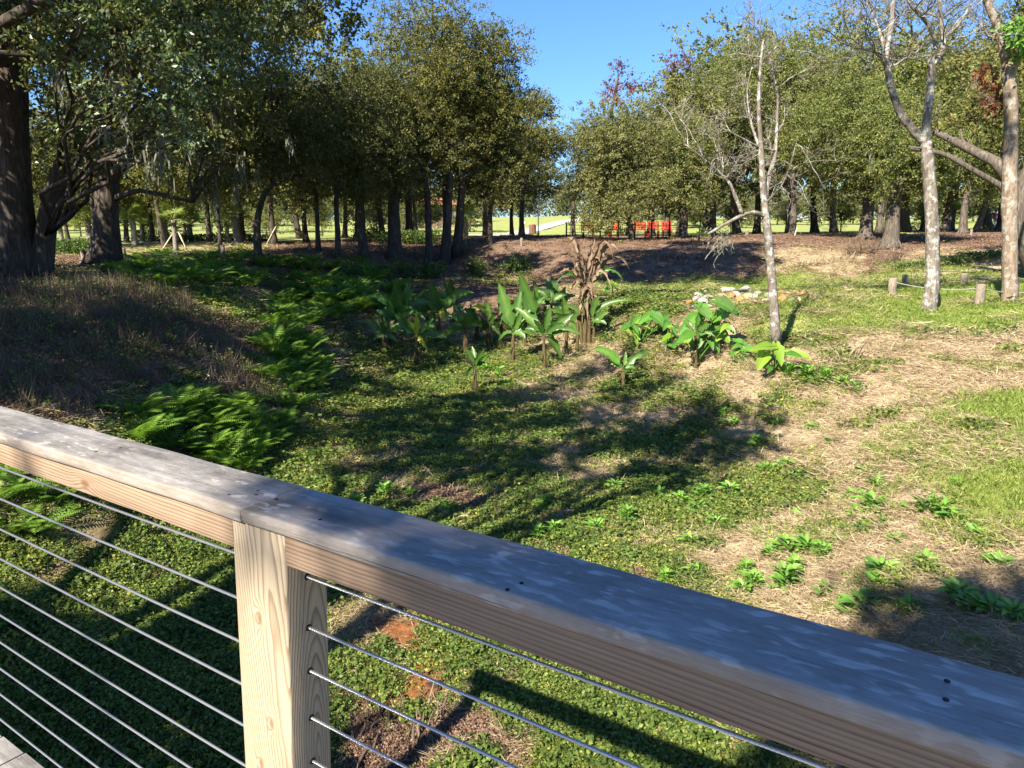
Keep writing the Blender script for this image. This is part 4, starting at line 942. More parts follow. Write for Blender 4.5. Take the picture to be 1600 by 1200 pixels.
# moss hanging from the broken limb
mp = [at(a, 366, 14.6) - B for a in (1112, 1118, 1126, 1130)]
ob('hanging_moss', moss_strands(mp, 7, 'limb_moss', 0.2, 0.55, 0.012), ta)['kind'] = 'stuff'
B = basept(1452, 488, 17.4)
bare('bare_tree', (B, 17.4), [
    ([(1450,494,0),(1455,460,0),(1458,414,0),(1456,330,0),(1450,257,0),(1446,220,0)], 0.175, 0.125),
    ([(1447,226,0),(1425,202,0),(1407,180,0),(1392,139,0),(1386,106,0),(1384,84,0),(1392,48,0.1),(1396,0,0.2),(1402,-70,0.3)], 0.10, 0.035),
    ([(1386,108,0),(1377,88,-0.2),(1363,79,-0.3),(1341,77,-0.5),(1300,60,-0.7)], 0.035, 0.012),
    ([(1446,224,0),(1448,190,0),(1453,147,0),(1456,110,0),(1454,92,0)], 0.10, 0.08),
    ([(1455,104,0),(1474,84,0.1),(1474,55,0.1),(1469,22,0.1),(1466,-40,0.1)], 0.07, 0.03),
    ([(1455,98,0),(1464,66,-0.1),(1448,34,-0.3),(1421,8,-0.5),(1400,-40,-0.6)], 0.055, 0.02),
    ([(1474,60,0.1),(1498,40,0.2),(1512,16,0.3),(1520,-20,0.3)], 0.035, 0.012),
    ([(1384,84,0),(1372,40,0.3),(1352,0,0.5)], 0.04, 0.014),
    ([(1446,232,0),(1425,230,-0.1)], 0.03, 0.012)],
    'forked bare tree with speckled trunk standing on the lawn edge', M['bark_pale'], 502, [1, 2, 4, 5, 6, 7, 7, 2], 36, (0.6, 1.7), 0.012)
B = basept(1577, 472, 17.9)
tc = bare('bare_tree', (B, 17.9), [
    ([(1577,478,0),(1578,440,0),(1578,360,0),(1577,300,0),(1580,200,0),(1579,140,0),(1575,108,0)], 0.185, 0.14),
    ([(1576,112,0),(1568,73,0),(1557,37,0),(1541,0,0),(1528,-50,0)], 0.12, 0.06),
    ([(1578,112,0),(1587,100,0),(1597,70,0),(1620,40,0),(1640,-20,0)], 0.09, 0.05),
    ([(1560,50,0),(1545,60,-0.2),(1535,45,-0.4)], 0.03, 0.01),
    ([(1580,170,0),(1560,160,-0.2),(1540,165,-0.4)], 0.02, 0.008)],
    'straight tan trunk of a bare tree nearest the right edge', M['bark_tan'], 503, [1, 2, 3, 4], 10, (0.5, 1.3), 0.01)
rngt = np.random.default_rng(9)
pf = [(at(a, b_, 17.4)-B, np.array([r, r, r*0.7])) for a, b_, r in ((1590,52,0.28),(1615,60,0.5),(1576,66,0.16))]
me, _ = crown_leaves(pf, 900, 0.13, 'green_spray', [M['weed']], 0.2, per=12)
ob('leaf_spray', me, tc)['label'] = 'bright green leaf spray at the top right'
pf = [(at(a, b_, 18.6)-B, np.array([r, r, r*1.3])) for a, b_, r in ((1556,150,0.2),(1552,165,0.16),(1540,120,0.15))]
me, _ = crown_leaves(pf, 320, 0.13, 'dead_spray', [M['red_leaf']], 0.15, per=10)
ob('dead_leaves', me, tc)

# -- oaks beside and behind the footbridge: outside the picture, they throw the shade on the hollow and the handrail
def shade_tree(bx, by, targets, label, seed, N):
    """targets: (ground point or rail point, height above it, puff radius); foliage stands on the sun ray through the point"""
    B = np.array([bx, by, gz(bx, by)-0.05]); pf = []
    for (p, h, r) in targets:
        c = np.asarray(p) - SD * (h / -SD[2]); pf.append((c-B, np.array([r, r, r*0.6])))
    top = max(p[0][2] for p in pf)
    mx = np.mean([p[0] for p in pf], axis=0)
    tp = [(0,0,0), (0.1,0,1.5), tuple(np.array([mx[0]*0.12, mx[1]*0.12, top*0.4])), tuple(np.array([mx[0]*0.35, mx[1]*0.35, top*0.7]))]
    T, C, Mo = make_oak('shade_oak', tp, 0.35, pf, N, 0.15, [D_, O_], bd, seed, 0.4, 0, 26, 3, 0.4)
    return tree_at('shade_oak', T, C, Mo, B, label)
tg = []
for px, py, r, h in [(560,610,1.0,9),(620,660,1.1,9.5),(680,690,0.9,8.5),(740,630,1.0,9),(800,660,0.9,9),(850,620,0.8,9),(900,655,0.9,9),(960,690,0.8,9),(1020,670,0.8,8.5),
                     (1080,690,0.8,8.5),(1130,660,0.7,8),(1160,700,0.55,8),(1080,640,0.5,9),(1000,620,0.6,9),(880,720,0.6,8.5),(780,720,0.7,8.5),(700,740,0.55,8.5),(620,720,0.7,8.5),(960,740,0.5,8),(1060,740,0.5,8),(560,680,0.7,9),(860,780,0.4,8)]:
    tg.append((place(px, py), h, r))
shade_tree(-8.5, -2.5, tg, 'spreading oak just outside the left of the picture, shading the hollow', 601, 21000)
tg = []
for px, py, r, h in [(600,540,0.8,10),(680,575,0.6,10),(760,545,0.9,10),(830,520,0.7,10),(900,590,0.6,10),(960,570,0.7,10),(700,500,0.9,11),(620,490,1.0,11),(800,480,0.8,11),(560,500,1.0,11),(1040,600,0.5,9),(740,455,1.1,12),(650,440,1.2,12),(560,440,1.2,12)]:
    tg.append((place(px, py), h, r))
shade_tree(-12.5, 3.5, tg, 'tall oak left of the hollow outside the picture', 602, 13000)
tg = []
for px, py, r, h in [(60,560,1.2,7),(140,500,1.3,8),(200,540,1.1,7.5),(300,510,1.3,8),(100,440,1.4,8),(200,440,1.3,8.5),(300,450,1.3,8.5),(380,480,1.1,8.5),(160,600,1.0,7),(60,620,0.9,7),(310,530,0.9,7.5),(390,420,1.4,9),(460,430,1.3,9),(20,500,1.2,7),(30,440,1.3,8),(110,470,1.2,8),(-60,470,1.4,8),(-80,520,1.5,8),(-60,620,1.5,8)]:
    tg.append((place(max(px, 0), py) + np.array([min(px, 0)*0.02, 0, 0]), h, r))
shade_tree(-13.5, -1.0, tg, 'oak on the left bank outside the picture', 603, 38000)
def railpt(x): return CAM + EX*x + EY*0.8 + EZ*-0.45
tg = [(railpt(x), h, r) for x, h, r in ((-0.86,6.5,0.22),(-0.62,7,0.42),(-0.30,6.4,0.30),(-0.02,7,0.36),(0.3,6.5,0.4),(0.7,7,0.6),(1.2,7,0.7),(-1.95,7.5,0.10))] + [(place(1570,1045), 9, 0.6), (place(1480,1020), 9, 0.25), (place(1640,1060), 9, 1.0), (place(1500,1100), 9, 0.6)] + [(atz(a, b_, 0.0), 7.0, 0.42) for a, b_ in ((20,975),(110,1010),(200,1050),(290,1085),(340,1140),(60,1060),(160,1110),(260,1160),(20,1150),(120,1180),(440,1190),(60,860),(10,800))]  # last group: extra unseen foliage added to shade the ground at lower left
shade_tree(-5.0, -7.5, tg, 'oak behind the footbridge, outside the picture', 604, 17000)

# ------------------------------------------------------------------ banana and elephant-ear plants
def blade_leaf(b, P, Q, W_, bow=0.15, nrm=(0, -1, 0.35), segs=9, torn=0.25, vfold=0.35, shape='banana', mat=0, seed=0, tip=0.0):
    """one large leaf: arching midrib, two halves folded in a shallow V, torn margins"""
    r_ = np.random.default_rng(seed); P = np.asarray(P, float); Q = np.asarray(Q, float); L = np.linalg.norm(Q-P)
    pth = bez(P, Q, np.array([0, 0, bow*L]), segs+1); T = unit(np.gradient(pth, axis=0))
    n0 = unit(np.asarray(nrm, float) + r_.normal(size=3)*0.2); V = []; F = []; tn = []
    base = r_.random()*0.6
    for i in range(segs+1):
        t = i/segs; side = unit(np.cross(T[i], n0)); nn = np.cross(side, T[i])
        if shape == 'banana': w = W_ * min(1, (t*6+0.12))**0.7 * max(0.02, (1-t**3.2)) * (1 - torn*0.55*((i*5+seed) % 3 == 0))
        else: w = W_ * (1.0 - t)**0.62 * min(1, t*6+0.55)
        for j, u in enumerate((-1, -0.5, 0, 0.5, 1)):
            e = 1 - (torn * r_.random() if abs(u) == 1 else 0)
            V.append(pth[i] + side*(u*w*e) + nn*(abs(u)*w*vfold*(0.8+0.5*r_.random())) - T[i]*abs(u)*w*(0.15 if shape == 'banana' else -0.0))
            tn.append(np.clip(base + 0.3*(j == 2) + 0.2*r_.random(), 0, 1))
    for i in range(segs):
        for j in range(4): F.append((i*5+j, i*5+j+1, i*5+j+6, i*5+j+5))
    if shape == 'taro':    # two rounded lobes behind the leaf base
        side = unit(np.cross(T[0], n0)); nn = np.cross(side, T[0]); k0 = len(V)
        for sg in (-1, 1):
            q0 = len(V); V += [pth[0], pth[0] + side*sg*W_*0.55 + nn*W_*0.1, pth[0] + side*sg*W_*0.5 - T[0]*L*0.2 + nn*W_*0.05, pth[0] + side*sg*W_*0.22 - T[0]*L*0.28, pth[0] + side*sg*W_*0.04 - T[0]*L*0.12]
            F.append(tuple(range(q0, q0+5)) if sg > 0 else tuple(range(q0+4, q0-1, -1))); tn += [0.5]*5
    b.add(V, F, mat, np.array(tn)); return pth
def leaf_obj(parent, P, Q, W_, mat, seed, petiole=None, name='leaf', **kw):
    b = MB(); mats = [mat, kw.pop('stalk_mat', mat)]; r = kw.pop('r', 0.009)
    pth = blade_leaf(b, P, Q, W_, seed=seed, **kw)
    b.tube(pth[:-1] + [0, 0, 0.002], np.linspace(r*0.8, r*0.2, len(pth)-1), 4, 1, tint=0.8)
    if petiole is not None: b.tube(bez(petiole, P, (0, 0, 0.05), 5), [r*1.3, r*1.2, r, r, r*0.9], 5, 1, tint=0.6)
    return ob(name, b.mesh(name, mats), parent)
BAN = []   # base, stem top, leaves (tip, where the blade starts as a fraction, width px, kind)
BAN.append(((599,556),(599,524),[((570,504),0,9,'g'),((622,506),0,9,'g'),((585,530),0,7,'g'),((600,498),0,8,'g')],'small banana plant at the left end of the grove'))
BAN.append(((650,572),(651,526),[((620,495),0,15,'g'),((692,528),0,14,'g'),((612,519),0,14,'g'),((650,494),0,10,'y'),((666,545),0,8,'y'),((676,512),0,12,'g')],'banana plant with reddish stem in front of the left group'))
BAN.append(((626,540),(628,490),[((618,446),0,18,'g'),((590,497),0,14,'g'),((669,476),0,15,'g'),((580,466),0,12,'g'),((645,455),0,14,'g'),((660,498),0,11,'g')],'tall banana plant with a broad fan of dark leaves at the left'))
BAN.append(((686,540),(685,486),[((674,445),0,16,'g'),((733,461),0,13,'g'),((694,500),0,10,'y'),((664,470),0,10,'g')],'banana plant with one upright leaf and one reaching right'))
BAN.append(((728,556),(727,512),[((734,490),0,14,'g'),((697,526),0,12,'g'),((752,508),0,10,'g'),((716,498),0,10,'g')],'short dark banana plant behind the small foreground one'))
BAN.append(((745,614),(742,574),[((729,547),0,9,'g'),((755,548),0,8,'g'),((762,556),0,7,'g'),((724,564),0,6,'d')],'small upright banana sprout standing nearest in the grove'))
BAN.append(((747,536),(746,498),[((735,478),0,8,'g'),((757,480),0,9,'g')],'thin banana stem behind the yellow-leaved plant'))
BAN.append(((782,545),(783,500),[((741,483),0.2,12,'y'),((754,517),0.1,15,'g'),((800,480),0,12,'g'),((780,470),0,10,'g')],'banana plant with one bright yellow leaf held out to the left'))
BAN.append(((801,567),(802,520),[((782,452),0,19,'g'),((813,460),0,15,'g'),((818,528),0,15,'g'),((795,478),0,12,'g'),((826,486),0,12,'g')],'banana plant with two tall upright leaves in the middle of the grove'))
BAN.append(((851,580),(850,524),[((814,435),0.25,18,'g'),((811,486),0,15,'g'),((890,494),0,16,'g'),((902,524),0,11,'g'),((874,556),0,13,'g'),((858,484),0,13,'g')],'tallest green banana plant right of the middle with a leaf rising left'))
BAN.append(((873,500),(872,474),[((862,436),0,11,'g'),((896,464),0,10,'g'),((882,450),0,9,'g')],'banana plant in back left of the dead one'))
BAN.append(((974,608),(974,575),[((933,549),0,13,'b'),((1013,552),0,10,'g'),((977,552),0,7,'g')],'young banana plant with a bright leaf to the left, standing alone in front'))
for _i, (_x, _y, _h, _w) in enumerate([(612,548,44,'between the two left banana groups'),(640,520,40,'behind the tall left fan'),(668,532,42,'left of the upright-leaved one'),(708,520,44,'in the back row before the shrubs'),(764,548,40,'under the yellow leaf'),(820,545,48,'between the two tallest ones'),(838,520,44,'in the back row behind the tallest'),(884,548,46,'just left of the withered clump'),(860,512,40,'right of the back row')]):
    BAN.append(((_x,_y),(_x+2,_y-_h),[((_x-22,_y-_h-16),0,12,'g'),((_x+24,_y-_h-10),0,12,'g'),((_x-4,_y-_h-34),0,12,'g'),((_x+16,_y-_h+14),0,10,'g')],'leafy green banana plant ' + _w))
BAN.append(((1087,576),(1087,520),[((1068,500),0,10,'g'),((1110,503),0,12,'g'),((1120,520),0,11,'g')],'banana stem among the elephant-ear leaves'))
sd = 900
def banana(base, top, leaves, label, dead=False):
    global sd
    p = place(*base); e = empty('banana_plant', p); tag(e, label, 'banana plant', 'banana plants in the hollow')
    d = p[1]; tp = at(top[0], top[1], d) - p; k = d/F; b = MB(); r = 3.1*k
    m = 9; path = bez((0,0,-0.05), tp, (random.uniform(-.03,.03), 0, 0), m); b.tube(path, np.linspace(r*1.35, r*0.6, m), 8, rough=0.12)
    for q in range(5):    # dry sheath flaps
        z0 = tp*random.uniform(0.2, 0.9); a = random.random()*6.28; o_ = np.array([math.cos(a), math.sin(a), 0])
        b.tube([z0 + o_*r*0.8, z0 + o_*r*1.6 - [0,0,0.08], z0 + o_*r*1.9 - [0,0,0.22]], [r*0.35, r*0.3, r*0.1], 4)
    ob('stem', b.mesh('stem', M['banana_stem']), e)
    hp = base[1]-top[1]
    leaves = list(leaves) + [((top[0]+random.uniform(-.6,.6)*hp, top[1]+random.uniform(-.75,.35)*hp), 0, random.uniform(7,11), random.choice('ggggd')) for _ in range(4)]
    for (tipp, fr, wpx, kind) in leaves:
        sd += 1; dd = random.uniform(-0.35, 0.35); Q = at(tipp[0], tipp[1], d+dd) - p; st = tp.copy() - [0, 0, 0.03]
        P = st + (Q-st)*(0.16+fr) + np.array([0, 0, 0.04]); mat = M[{'g':'banana','y':'banana_yellow','b':'taro','d':'banana_dead'}[kind]]
        up = (Q-st)[2] / (np.linalg.norm(Q-st)+1e-6)
        leaf_obj(e, P, Q + (Q-P)*0.18, wpx*k*0.74, mat, sd, petiole=st, bow=0.30 if up < 0.6 else 0.10, torn=0.4 if kind != 'd' else 0.6, vfold=0.35, segs=14)
    return e
for a in BAN: banana(*a)
# the large dead banana clump
p = place(914, 545); e = empty('banana_plant', p); tag(e, 'tall withered banana clump with curled grey-brown leaves rising above the grove', 'banana plant', 'banana plants in the hollow')
d = p[1]; k = d/F
for bx_, by_, tx_, ty_, rr in ((914,548,913,440,4.2),(919,558,921,475,3.6),(909,550,905,478,3.6),(902,535,903,470,3.0),(925,550,930,480,2.8)):
    b = MB(); q0 = at(bx_, by_, d)-p; rr *= 0.8; q1 = at(tx_, ty_, d)-p; q0[2] = min(q0[2], 0) - 0.05
    b.tube(bez(q0, q1, (0.03,0,0), 10), np.linspace(rr*k*1.2, rr*k*0.7, 10), 8, rough=0.15); ob('stem', b.mesh('stem', M['banana_dead'] if rr > 4 else M['banana_stem']), e)
hub = at(915, 440, d)-p
for i, (tx_, ty_, w, knd, dd, bw) in enumerate([(873,404,9,'d',-.3,.25),(884,374,8,'d',.2,.25),(902,380,8,'d',.3,.1),(930,372,9,'d',-.2,.1),(948,384,10,'d',0,.15),(967,394,10,'d',-.3,.35),(983,420,7,'d',.2,.35),(872,428,9,'d',.1,.25),(866,448,8,'g',-.2,.3),
        (893,456,14,'d',-.3,.3),(908,470,13,'d',-.4,.1),(926,468,9,'d',-.3,.2),(975,440,9,'g',-.2,.3),(899,402,8,'d',-.4,.3),(938,410,7,'d',-.3,.4),(905,490,12,'d',-.35,.1),(918,500,11,'d',-.4,.15),(930,490,9,'d',-.3,.1),(896,425,8,'d',-.5,.5),(955,452,8,'d',-.4,.5),(890,392,7,'d',-.5,.5),(958,404,8,'d',-.5,.6)]):
    Q = at(tx_, ty_, d+dd)-p; P = hub + (Q-hub)*0.22
    leaf_obj(e, P, Q, w*k*0.8, M['banana_dead' if knd == 'd' else 'banana'], 2000+i, petiole=hub - [0,0,0.1], bow=bw*2.7, torn=0.8, vfold=0.55, segs=15)
for i, (sx_, sy_, tx_, ty_, w) in enumerate([(915,480,905,462,13),(922,500,948,507,14),(918,490,984,470,10),(921,500,936,462,12),(910,490,884,478,10),(925,505,952,488,11)]):
    P0 = at(sx_, sy_, d-.2)-p; Q = at(tx_, ty_, d-.4)-p
    leaf_obj(e, P0 + (Q-P0)*0.15, Q, w*k*0.55, M['banana'], 2100+i, petiole=P0, bow=0.2, torn=0.3)
# elephant ears
def taro(base, blades, label, seed):
    p = place(*base); e = empty('elephant_ear_plant', p); tag(e, label, 'elephant ear', 'elephant-ear plants at the foot of the bank'); d = p[1]; k = d/F
    extra = [(c[0]+random.uniform(-14, 14), c[1]+random.uniform(-4, 16), c[2]*0.75, c[3]*0.75, c[4]*random.choice((-1, 1)), c[5], random.choice((0, 1, 1, 2))) for c in blades]
    for i, (cx_, cy_, Lp, Wp, ax, ay, br) in enumerate(list(blades) + extra):
        Lp *= 0.98; Wp *= 0.92   # blade centre, length and half width in photo pixels, direction of the tip
        dd = random.uniform(-0.35, 0.3); A_n = math.hypot(ax, ay)
        P = at(cx_ - ax/A_n*Lp*0.45, cy_ - ay/A_n*Lp*0.45, d+dd) - p; Q = at(cx_ + ax/A_n*Lp*0.55, cy_ + ay/A_n*Lp*0.55, d+dd-0.22) - p
        st = np.array([random.uniform(-.06,.06), random.uniform(-.06,.06), 0])
        leaf_obj(e, P, Q, Wp*k, M['taro_bright' if br == 2 else 'taro' if br == 1 else 'banana'], seed+i, petiole=st, bow=0.12, nrm=(0.1,-0.75,0.75), torn=0.06, vfold=0.24, shape='taro', segs=8, stalk_mat=M['taro'], r=0.011)
taro((993,543), [(990,506,24,10,-.4,.7,1),(1012,498,34,11,-.8,.4,1),(1030,502,30,12,.6,.7,1),(996,522,20,8,.3,.8,2),(978,512,22,9,-.7,.5,0),(1040,508,20,9,.8,.3,1)], 'elephant-ear plant with tall pale stalks right of the withered banana', 3000)
taro((1044,552), [(1043,528,22,8,-.6,.4,2),(1040,509,18,8,-.3,.6,1),(1062,534,28,10,-.8,.5,1),(1050,515,16,7,.6,.5,2)], 'small elephant-ear plant between its two taller neighbours', 3020)
taro((1086,572), [(1137,482,42,17,.7,.5,0),(1079,507,46,17,-.7,.6,1),(1103,489,32,14,.5,.6,1),(1118,502,34,10,.1,-1,0),(1110,518,34,12,-.7,.3,0),(1131,527,30,13,.7,.8,2),(1070,528,28,11,-.8,.5,1),(1140,514,24,9,.6,.6,1),(1096,530,30,11,-.3,.9,0),(1119,540,26,10,.3,.9,1)], 'largest elephant-ear plant with a dark leaf raised highest', 3040)
taro((1160,566), [(1159,537,26,9,.8,.4,1),(1150,550,16,7,-.4,.7,2),(1170,545,15,6,.5,.6,0)], 'low elephant-ear plant left of the bare lichen tree', 3060)
taro((1206,586), [(1190,545,38,11,-.9,.2,2),(1190,564,32,15,-.4,.9,2),(1217,555,34,13,.2,.9,2),(1249,556,36,13,.9,.25,2),(1200,575,18,8,.5,.7,0)], 'yellow-green elephant-ear plant beneath the bare lichen tree', 3080)
taro((956,465), [(952,446,15,6,-.5,.7,2),(962,448,15,6,.6,.6,2),(948,454,12,5,-.6,.7,1)], 'small bright elephant-ear plant far behind the grove', 3100)

# ------------------------------------------------------------------ ferns
def fern_mesh(seed, nf, L):
    r_ = np.random.default_rng(seed); Q = []; tn = []; rb = MB()
    for f in range(nf):
        a = f/nf*6.283 + r_.normal()*0.3; el = r_.uniform(0.5, 1.15); l = L*r_.uniform(0.7, 1.15)
        tipd = np.array([math.cos(a)*math.cos(el*0.8), math.sin(a)*math.cos(el*0.8), math.sin(el*0.8)])*l
        tipd[2] *= 0.8
        pth = bez((0,0,0), tipd, (0, 0, l*0.32), 20); T = unit(np.gradient(pth, axis=0)); rb.tube(pth[::3], 0.0025, 3, cap=False, tint=0.3)
        ft = r_.random()
        for i in range(3, 20):
            t = i/19; w = l*0.24*math.sin(math.pi*min(1, 0.12 + t*0.92))**0.8 + 0.005; sd_ = unit(np.cross(T[i], (0,0,1))); nn = np.cross(sd_, T[i])
            for sg in (-1, 1):
                D = unit(sd_*sg + T[i]*0.35 - nn*0.0 + np.array([0,0,-0.25])); e = pth[i]
                pw = l*0.026
                Q.append([e - T[i]*pw*0.5, e + D*w*0.4 + T[i]*pw*0.9, e + D*w, e + D*w*0.4 - T[i]*pw*0.7]); tn.append(np.clip(0.35*ft + 0.5*r_.random() + 0.15*t, 0, 1))
    return quads_mesh('fronds', np.array(Q), M['fern'], np.array(tn)), rb.mesh('fern_stalks', M['fern'])
FM = [fern_mesh(70+i, 15, 0.62) for i in range(4)]
def inpoly(px, py, poly):
    c = False; n = len(poly)
    for i in range(n):
        x1, y1 = poly[i]; x2, y2 = poly[i-1]
        if (y1 > py) != (y2 > py) and px < (x2-x1)*(py-y1)/(y2-y1)+x1: c = not c
    return c
def fernbed(poly, n, lab, grp, s0, s1, seed, mind=0.26):
    r_ = np.random.default_rng(seed); xs = [p[0] for p in poly]; ys = [p[1] for p in poly]; got = []; t = 0
    while len(got) < n and t < n*40:
        t += 1; px = r_.uniform(min(xs), max(xs)); py = r_.uniform(min(ys), max(ys))
        if not inpoly(px, py, poly): continue
        p = place(px, py)
        if any((p[0]-g[0])**2 + (p[1]-g[1])**2 < mind**2 for g in got): continue
        got.append(p); v = r_.integers(4); e = empty('fern', p, r_.uniform(0, 6.28), r_.uniform(s0, s1))
        fx_ = (px-min(xs))/(max(xs)-min(xs)); fy_ = (py-min(ys))/(max(ys)-min(ys))
        tag(e, lab + ', ' + ['front', 'back'][fy_ < 0.5] + ' ' + ['left', 'middle', 'right'][min(2, int(fx_*3))], 'fern', grp)
        ob('fronds', FM[v][0], e); ob('stalks', FM[v][1], e)['kind'] = 'stuff'
fernbed([(200,660),(300,625),(380,640),(420,700),(380,735),(300,720),(210,700)], 26, 'arching green fern in the clump just beyond the handrail', 'ferns just beyond the handrail', 0.85, 1.3, 1)
fernbed([(415,480),(455,490),(500,560),(500,640),(450,650),(410,600),(425,540)], 26, 'bright fern in the sunlit band up the middle bank', 'ferns in the sunlit band', 0.9, 1.5, 2)
fernbed([(430,465),(520,445),(620,440),(640,475),(560,500),(480,520),(440,500)], 34, 'dark fern in the row along the left bank foot', 'ferns along the foot of the bank', 1.1, 1.7, 3, 0.45)
fernbed([(150,430),(250,405),(420,405),(560,410),(600,430),(480,440),(380,455),(220,455)], 46, 'fern in the dim bed on top of the left bank', 'ferns on top of the left bank', 0.9, 1.5, 4, 0.5)
fernbed([(0,750),(60,760),(110,790),(80,830),(0,850)], 9, 'shaded fern seen between the cables at the left edge', 'ferns behind the left cables', 0.7, 1.0, 5)
fernbed([(480,620),(520,600),(500,580),(400,660),(430,690)], 6, 'fern at the edge of the hollow beside the sunlit band', 'ferns at the edge of the hollow', 0.7, 1.0, 6)

# ------------------------------------------------------------------ leafy weeds on the dry slope
def weed_mesh(seed, n, L, rise):
    r_ = np.random.default_rng(seed); b = MB()
    for i in range(n):
        a = i*2.4 + r_.normal()*0.3; l = L*r_.uniform(0.6, 1.2); el = r_.uniform(0.15, 0.9)
        o_ = np.array([math.cos(a), math.sin(a), 0]); st = o_*r_.uniform(0, L*0.5) + np.array([0,0,rise*r_.random()])
        Q = st + o_*l*math.cos(el) + np.array([0,0,l*math.sin(el)*0.6]); blade_leaf(b, st, Q, l*0.24, 0.2, (0,0,1), 4, 0.35, 0.2, 'banana', 0, seed*100+i)
    return b.mesh('weed', M['weed'])
WM = [weed_mesh(1, 26, 0.13, 0.05), weed_mesh(2, 40, 0.12, 0.10), weed_mesh(3, 18, 0.15, 0.04), weed_mesh(4, 60, 0.10, 0.16)]
WP = [(640,830,2,1),(700,800,1,1),(850,800,3,1),(930,830,1,1),(980,820,3,1.1),(1080,850,1,1),(1100,780,3,1.2),(1140,770,1,1.2),(1010,750,1,1),(1260,745,2,1),(1180,700,3,1.2),(1090,900,1,.9),(1040,910,3,.8),(940,900,1,.8),(1400,845,0,.8),(1290,935,1,.8),(1450,880,0,.8),(1560,880,0,.9),(1310,850,0,.8),(1250,805,2,.9),(1358,740,2,1.0),(1372,757,1,1.1),(1340,772,0,.9),(1365,790,1,1.3),(1345,800,2,1),(1390,790,2,1),(1352,825,0,.8),(1290,770,0,.8),(1300,760,2,.7),(1450,795,1,1.3),(1475,800,1,1.2),(1495,805,2,1),(1430,790,2,.9),(1540,838,2,1),(1500,752,0,.8),
      (1230,870,1,1.3),(1260,868,1,1.2),(1285,878,3,.9),(1205,878,1,1),(1165,905,3,.9),(1175,925,3,1.0),(1160,930,1,.9),(1225,925,3,1.3),(1240,905,3,1),(1185,840,0,.8),(1195,832,2,.7),(1375,905,1,1.2),(1385,920,2,1.1),(1345,958,1,1.1),(1330,965,0,.9),
      (1418,963,1,.9),(1495,945,1,1.1),(1515,960,2,1.1),(1550,962,0,1),(1580,975,1,.9),(1130,655,3,1.2),(1145,665,1,1.2),(1215,665,1,1),(1270,670,0,1),(1300,690,2,.9),(1340,615,1,1),(1260,597,3,1.5),(1230,592,3,1.4),(1290,600,3,1.4),(1320,606,1,1.4),
      (780,590,3,1.6),(790,605,1,1.5),(760,580,1,1.4),(840,845,3,1.0),(865,838,3,1),(1060,790,1,1.2),(1090,800,1,1.2),(1030,780,1,1.1),(1200,740,1,1.2),(1230,730,1,1.1),(960,770,1,1),(1120,820,1,1),(900,880,0,.9),(1000,870,0,.9),(560,790,3,1),(600,775,3,1.1),(640,770,1,1)]
pl = ['on the dry straw','beside the lawn edge','low on the slope','in the thin grass','near the handrail']
for i, (px, py, v, sc_) in enumerate(WP):
    p = place(px, py); o = ob('weed', WM[v], None, p); o.rotation_euler = (0, 0, random.uniform(0, 6.28)); o.scale = (sc_,)*3
    where = 'low on the dry slope by the handrail' if py > 830 and px > 1100 else 'in the middle of the dry slope' if px > 1280 and py > 700 else 'under the bare lichen tree' if py < 640 and px > 1200 else 'at the edge of the shaded hollow' if px > 900 else 'among the ground cover of the hollow'
    tag(o, ['flat leafy', 'bushy leafy', 'broad-leaved', 'dense rounded'][v] + ' green weed ' + where, 'weed', 'leafy weeds')

# ------------------------------------------------------------------ rocks
import bmesh
def rock_mesh(seed, flat):
    r_ = np.random.default_rng(seed); bm = bmesh.new(); bmesh.ops.create_icosphere(bm, subdivisions=2, radius=1.0)
    pl_ = [(unit(r_.normal(size=3)), r_.uniform(0.55, 0.85)) for _ in range(9)]
    for v in bm.verts:
        c = np.array(v.co) * (1 + r_.normal()*0.04)
        for n_, h_ in pl_:
            q = c@n_
            if q > h_: c = c - n_*(q-h_)
        v.co = (c[0], c[1]*0.85, c[2]*flat)
    me = bpy.data.meshes.new('rock'); bm.to_mesh(me); bm.free(); return me
RK = [(1072,478,9,'tan'),(1077,476,12,'orange'),(1088,470,15,'gray'),(1098,477,17,'white'),(1105,468,16,'gray'),(1115,474,12,'tan'),(1092,461,13,'white'),(1104,459,12,'white'),(1122,470,12,'gray'),(1128,464,13,'tan'),(1135,458,16,'white'),(1142,455,14,'white'),(1141,466,15,'orange'),
      (1152,462,13,'white'),(1159,458,12,'gray'),(1165,453,15,'white'),(1172,456,12,'white'),(1157,468,14,'orange'),(1168,466,17,'tan'),(1178,463,12,'white'),(1185,460,11,'gray'),(1180,470,12,'tan'),(1192,457,14,'tan'),(1200,462,11,'white'),(1196,468,10,'white'),
      (1219,457,12,'orange'),(1226,461,11,'brown'),(1233,458,13,'brown'),(1241,457,13,'brown'),(1222,467,14,'orange'),(1236,468,9,'white'),(1250,460,11,'orange'),(1258,458,10,'brown'),(1247,468,10,'tan'),(1264,464,9,'brown'),(1276,464,9,'tan'),(1212,463,11,'orange'),(1131,474,9,'gray'),(1084,480,8,'gray'),(1148,473,9,'tan'),(1108,481,8,'white')]
